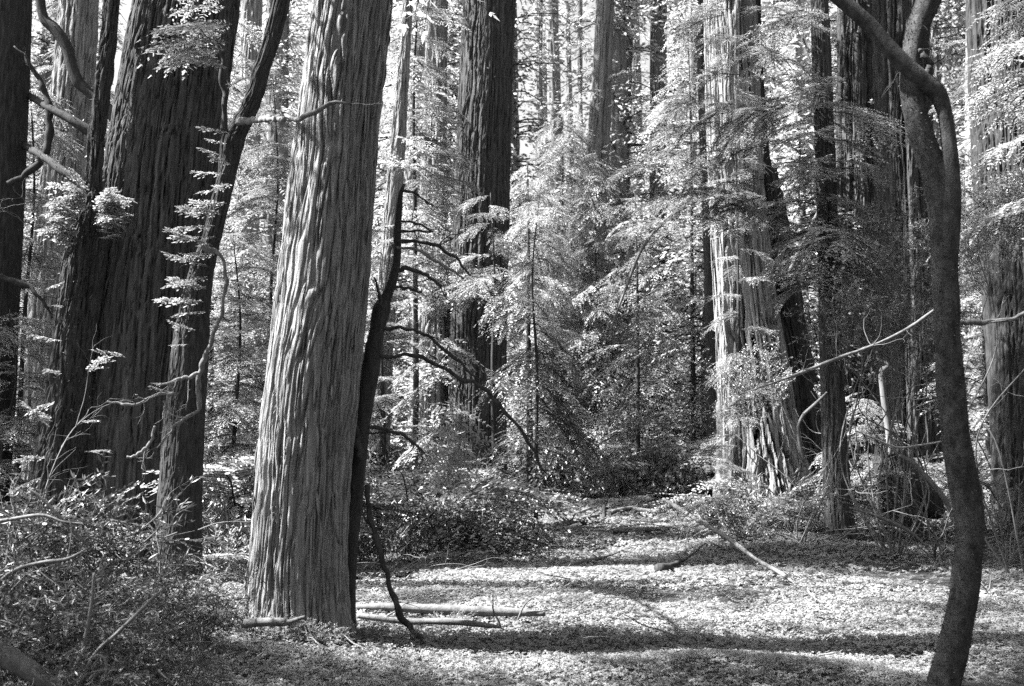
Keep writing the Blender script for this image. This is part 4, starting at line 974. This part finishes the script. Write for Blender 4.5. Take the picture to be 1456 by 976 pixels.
def far_band(rows, big):
    slots = {}
    for row in rows:
        px = row[0] / row[1] * FPX + 728; k = max(i for i in range(len(LM)) if LM[i][0] <= px or i == 0)
        slots.setdefault(k, []).append(row)
    for k, rs_ in sorted(slots.items()):
        rs_.sort(key=lambda q: q[1])
        for n_, (x, y, cr, sc_) in enumerate(rs_):
            a_, b_ = LM[k][1], LM[min(k + 1, len(LM) - 1)][1]
            where = ("beyond " + b_) if k == 0 else ("beyond " + a_) if k >= len(LM) - 2 else "between " + a_[4:] + " and " + b_[4:]
            far_tree(x, y, big, cr, sc_, "redwoods crowded in the far forest" if big else "small understory trees behind the clearing",
                     ("far redwood " if big else "leafy understory tree ") + where + ", " + ORD[min(n_, 12)] + " there")
rows = [((px_ - 728) / FPX * y_, y_, CR[k_ % 4], 1.0) for k_, (px_, y_) in enumerate([(574, 44), (600, 39), (640, 47), (1160, 40), (1225, 42), (1345, 38)])]
for band, (y0, y1, n) in enumerate(((40, 50, 9), (50, 68, 15), (68, 95, 22))):
    for k in range(n):
        y = r.uniform(y0, y1); u = (k + r.uniform(.1, .9)) / n; x = (u - .5) * 1.15 * y
        if abs(x / y * FPX + 728 - 806) < 84 and y > 44: continue
        rows.append((x, y, CR[int(r.integers(4))], r.uniform(.8, 1.2)))
far_band(rows, True)
for k, (px_, y_, w_) in enumerate([(768, 66, "leftmost"), (812, 88, "farthest"), (826, 74, "beside the pale centre redwood"), (776, 98, "behind the leftmost"), (902, 70, "right of the thin background trunk")]):
    x_ = (px_ - 728) / FPX * y_; p_ = np.array([x_, y_, float(ground_z(x_, y_))])
    t_ = thing("redwood_tree", "slim bare trunk fading into the bright central gap, " + w_, "tree", p_, "slim trunks in the bright central gap", r.uniform(0, 6))
    link("trunk", TR[k % 2], t_); link("crown", CR[k % 4], t_, (0, 0, 27), None, .6)
rows = []
for band, (y0, y1, n) in enumerate(((27, 38, 20), (38, 58, 30))):
    for k in range(n):
        y = r.uniform(y0, y1); u = (k + r.uniform(.1, .9)) / n; x = (u - .5) * 1.1 * y
        px = x / y * FPX + 728
        if 770 < px < 990 and y < 37: continue
        rows.append((x, y, CRU[int(r.integers(3))], r.uniform(.5, 1.3)))
for k in range(44):
    y = r.uniform(42, 80); u = (k + r.uniform(.1, .9)) / 44; x = (u - .5) * 1.1 * y; px = x / y * FPX + 728
    if abs(px - 806) < 68: continue
    rows.append((x, y, CRM[int(r.integers(3))], r.uniform(.75, 1.25)))
far_band(rows, False)
# forest outside the frame: it shades the place and stands there from a step to the side
for k, (x, y, w) in enumerate([(-24, 20, "far off to the left"), (-30, 34, "deep in the forest to the left"), (16, 16, "to the right, level with the snag"), (20, 24, "to the right, deeper in the forest"), (12, 6, "close by on the right"),
                               (-9, -6, "behind the viewer on the left"), (8, -9, "behind the viewer on the right"), (17, -2, "far right, behind the viewer"), (-22, -4, "far left, behind the viewer"),
                               (7.5, 0.5, "added just right of the viewer"), (5, -4.5, "added close behind the viewer on the right"), (0.5, -7.5, "added straight behind the viewer"), (10.5, 9.5, "added close by on the right, level with the forked tree"), (12, 13, "added to the right, level with the long pole"),  # this row and the next: unseen trees added to block sky fill
                               (-4.5, -5.5, "added close behind the viewer on the left"), (3, -12, "added farther straight behind the viewer"), (14, 3, "added to the right, second row"), (9, -4, "added right and a little behind the viewer"), (-13, -8, "added left and behind the viewer, second row")]):
    far_tree(x, y, True, CR[k % 4], 1.0, "redwoods standing outside the picture", "tall redwood outside the picture, " + w)
conifer("dense conifer added outside the picture on the left to shade the massive redwood", 0, 0, 10.5, 1.0, 90, 1.1, MID, .14, 601, base=(-11.6, 15.6, 0.2))  # these last conifers are unseen, added to shade trunks and ground
conifer("sparse conifer added outside the picture on the left to dapple the ground, level with the crooked tree", 0, 0, 13, 6.6, 24, .7, MID, .10, 603, base=(-7.3, 11.9, 0.1))
conifer("conifer added outside the picture on the left, its high boughs shading the foreground", 0, 0, 16, 7.0, 130, 1.2, MID, .16, 602, base=(-5.7, 6.5, 0.0))
conifer("sparse conifer added outside the picture on the left to dapple the ground, beyond the massive redwood", 0, 0, 17, 8.0, 40, 1.1, MID, .14, 604, base=(-12.5, 19.5, 0.0))
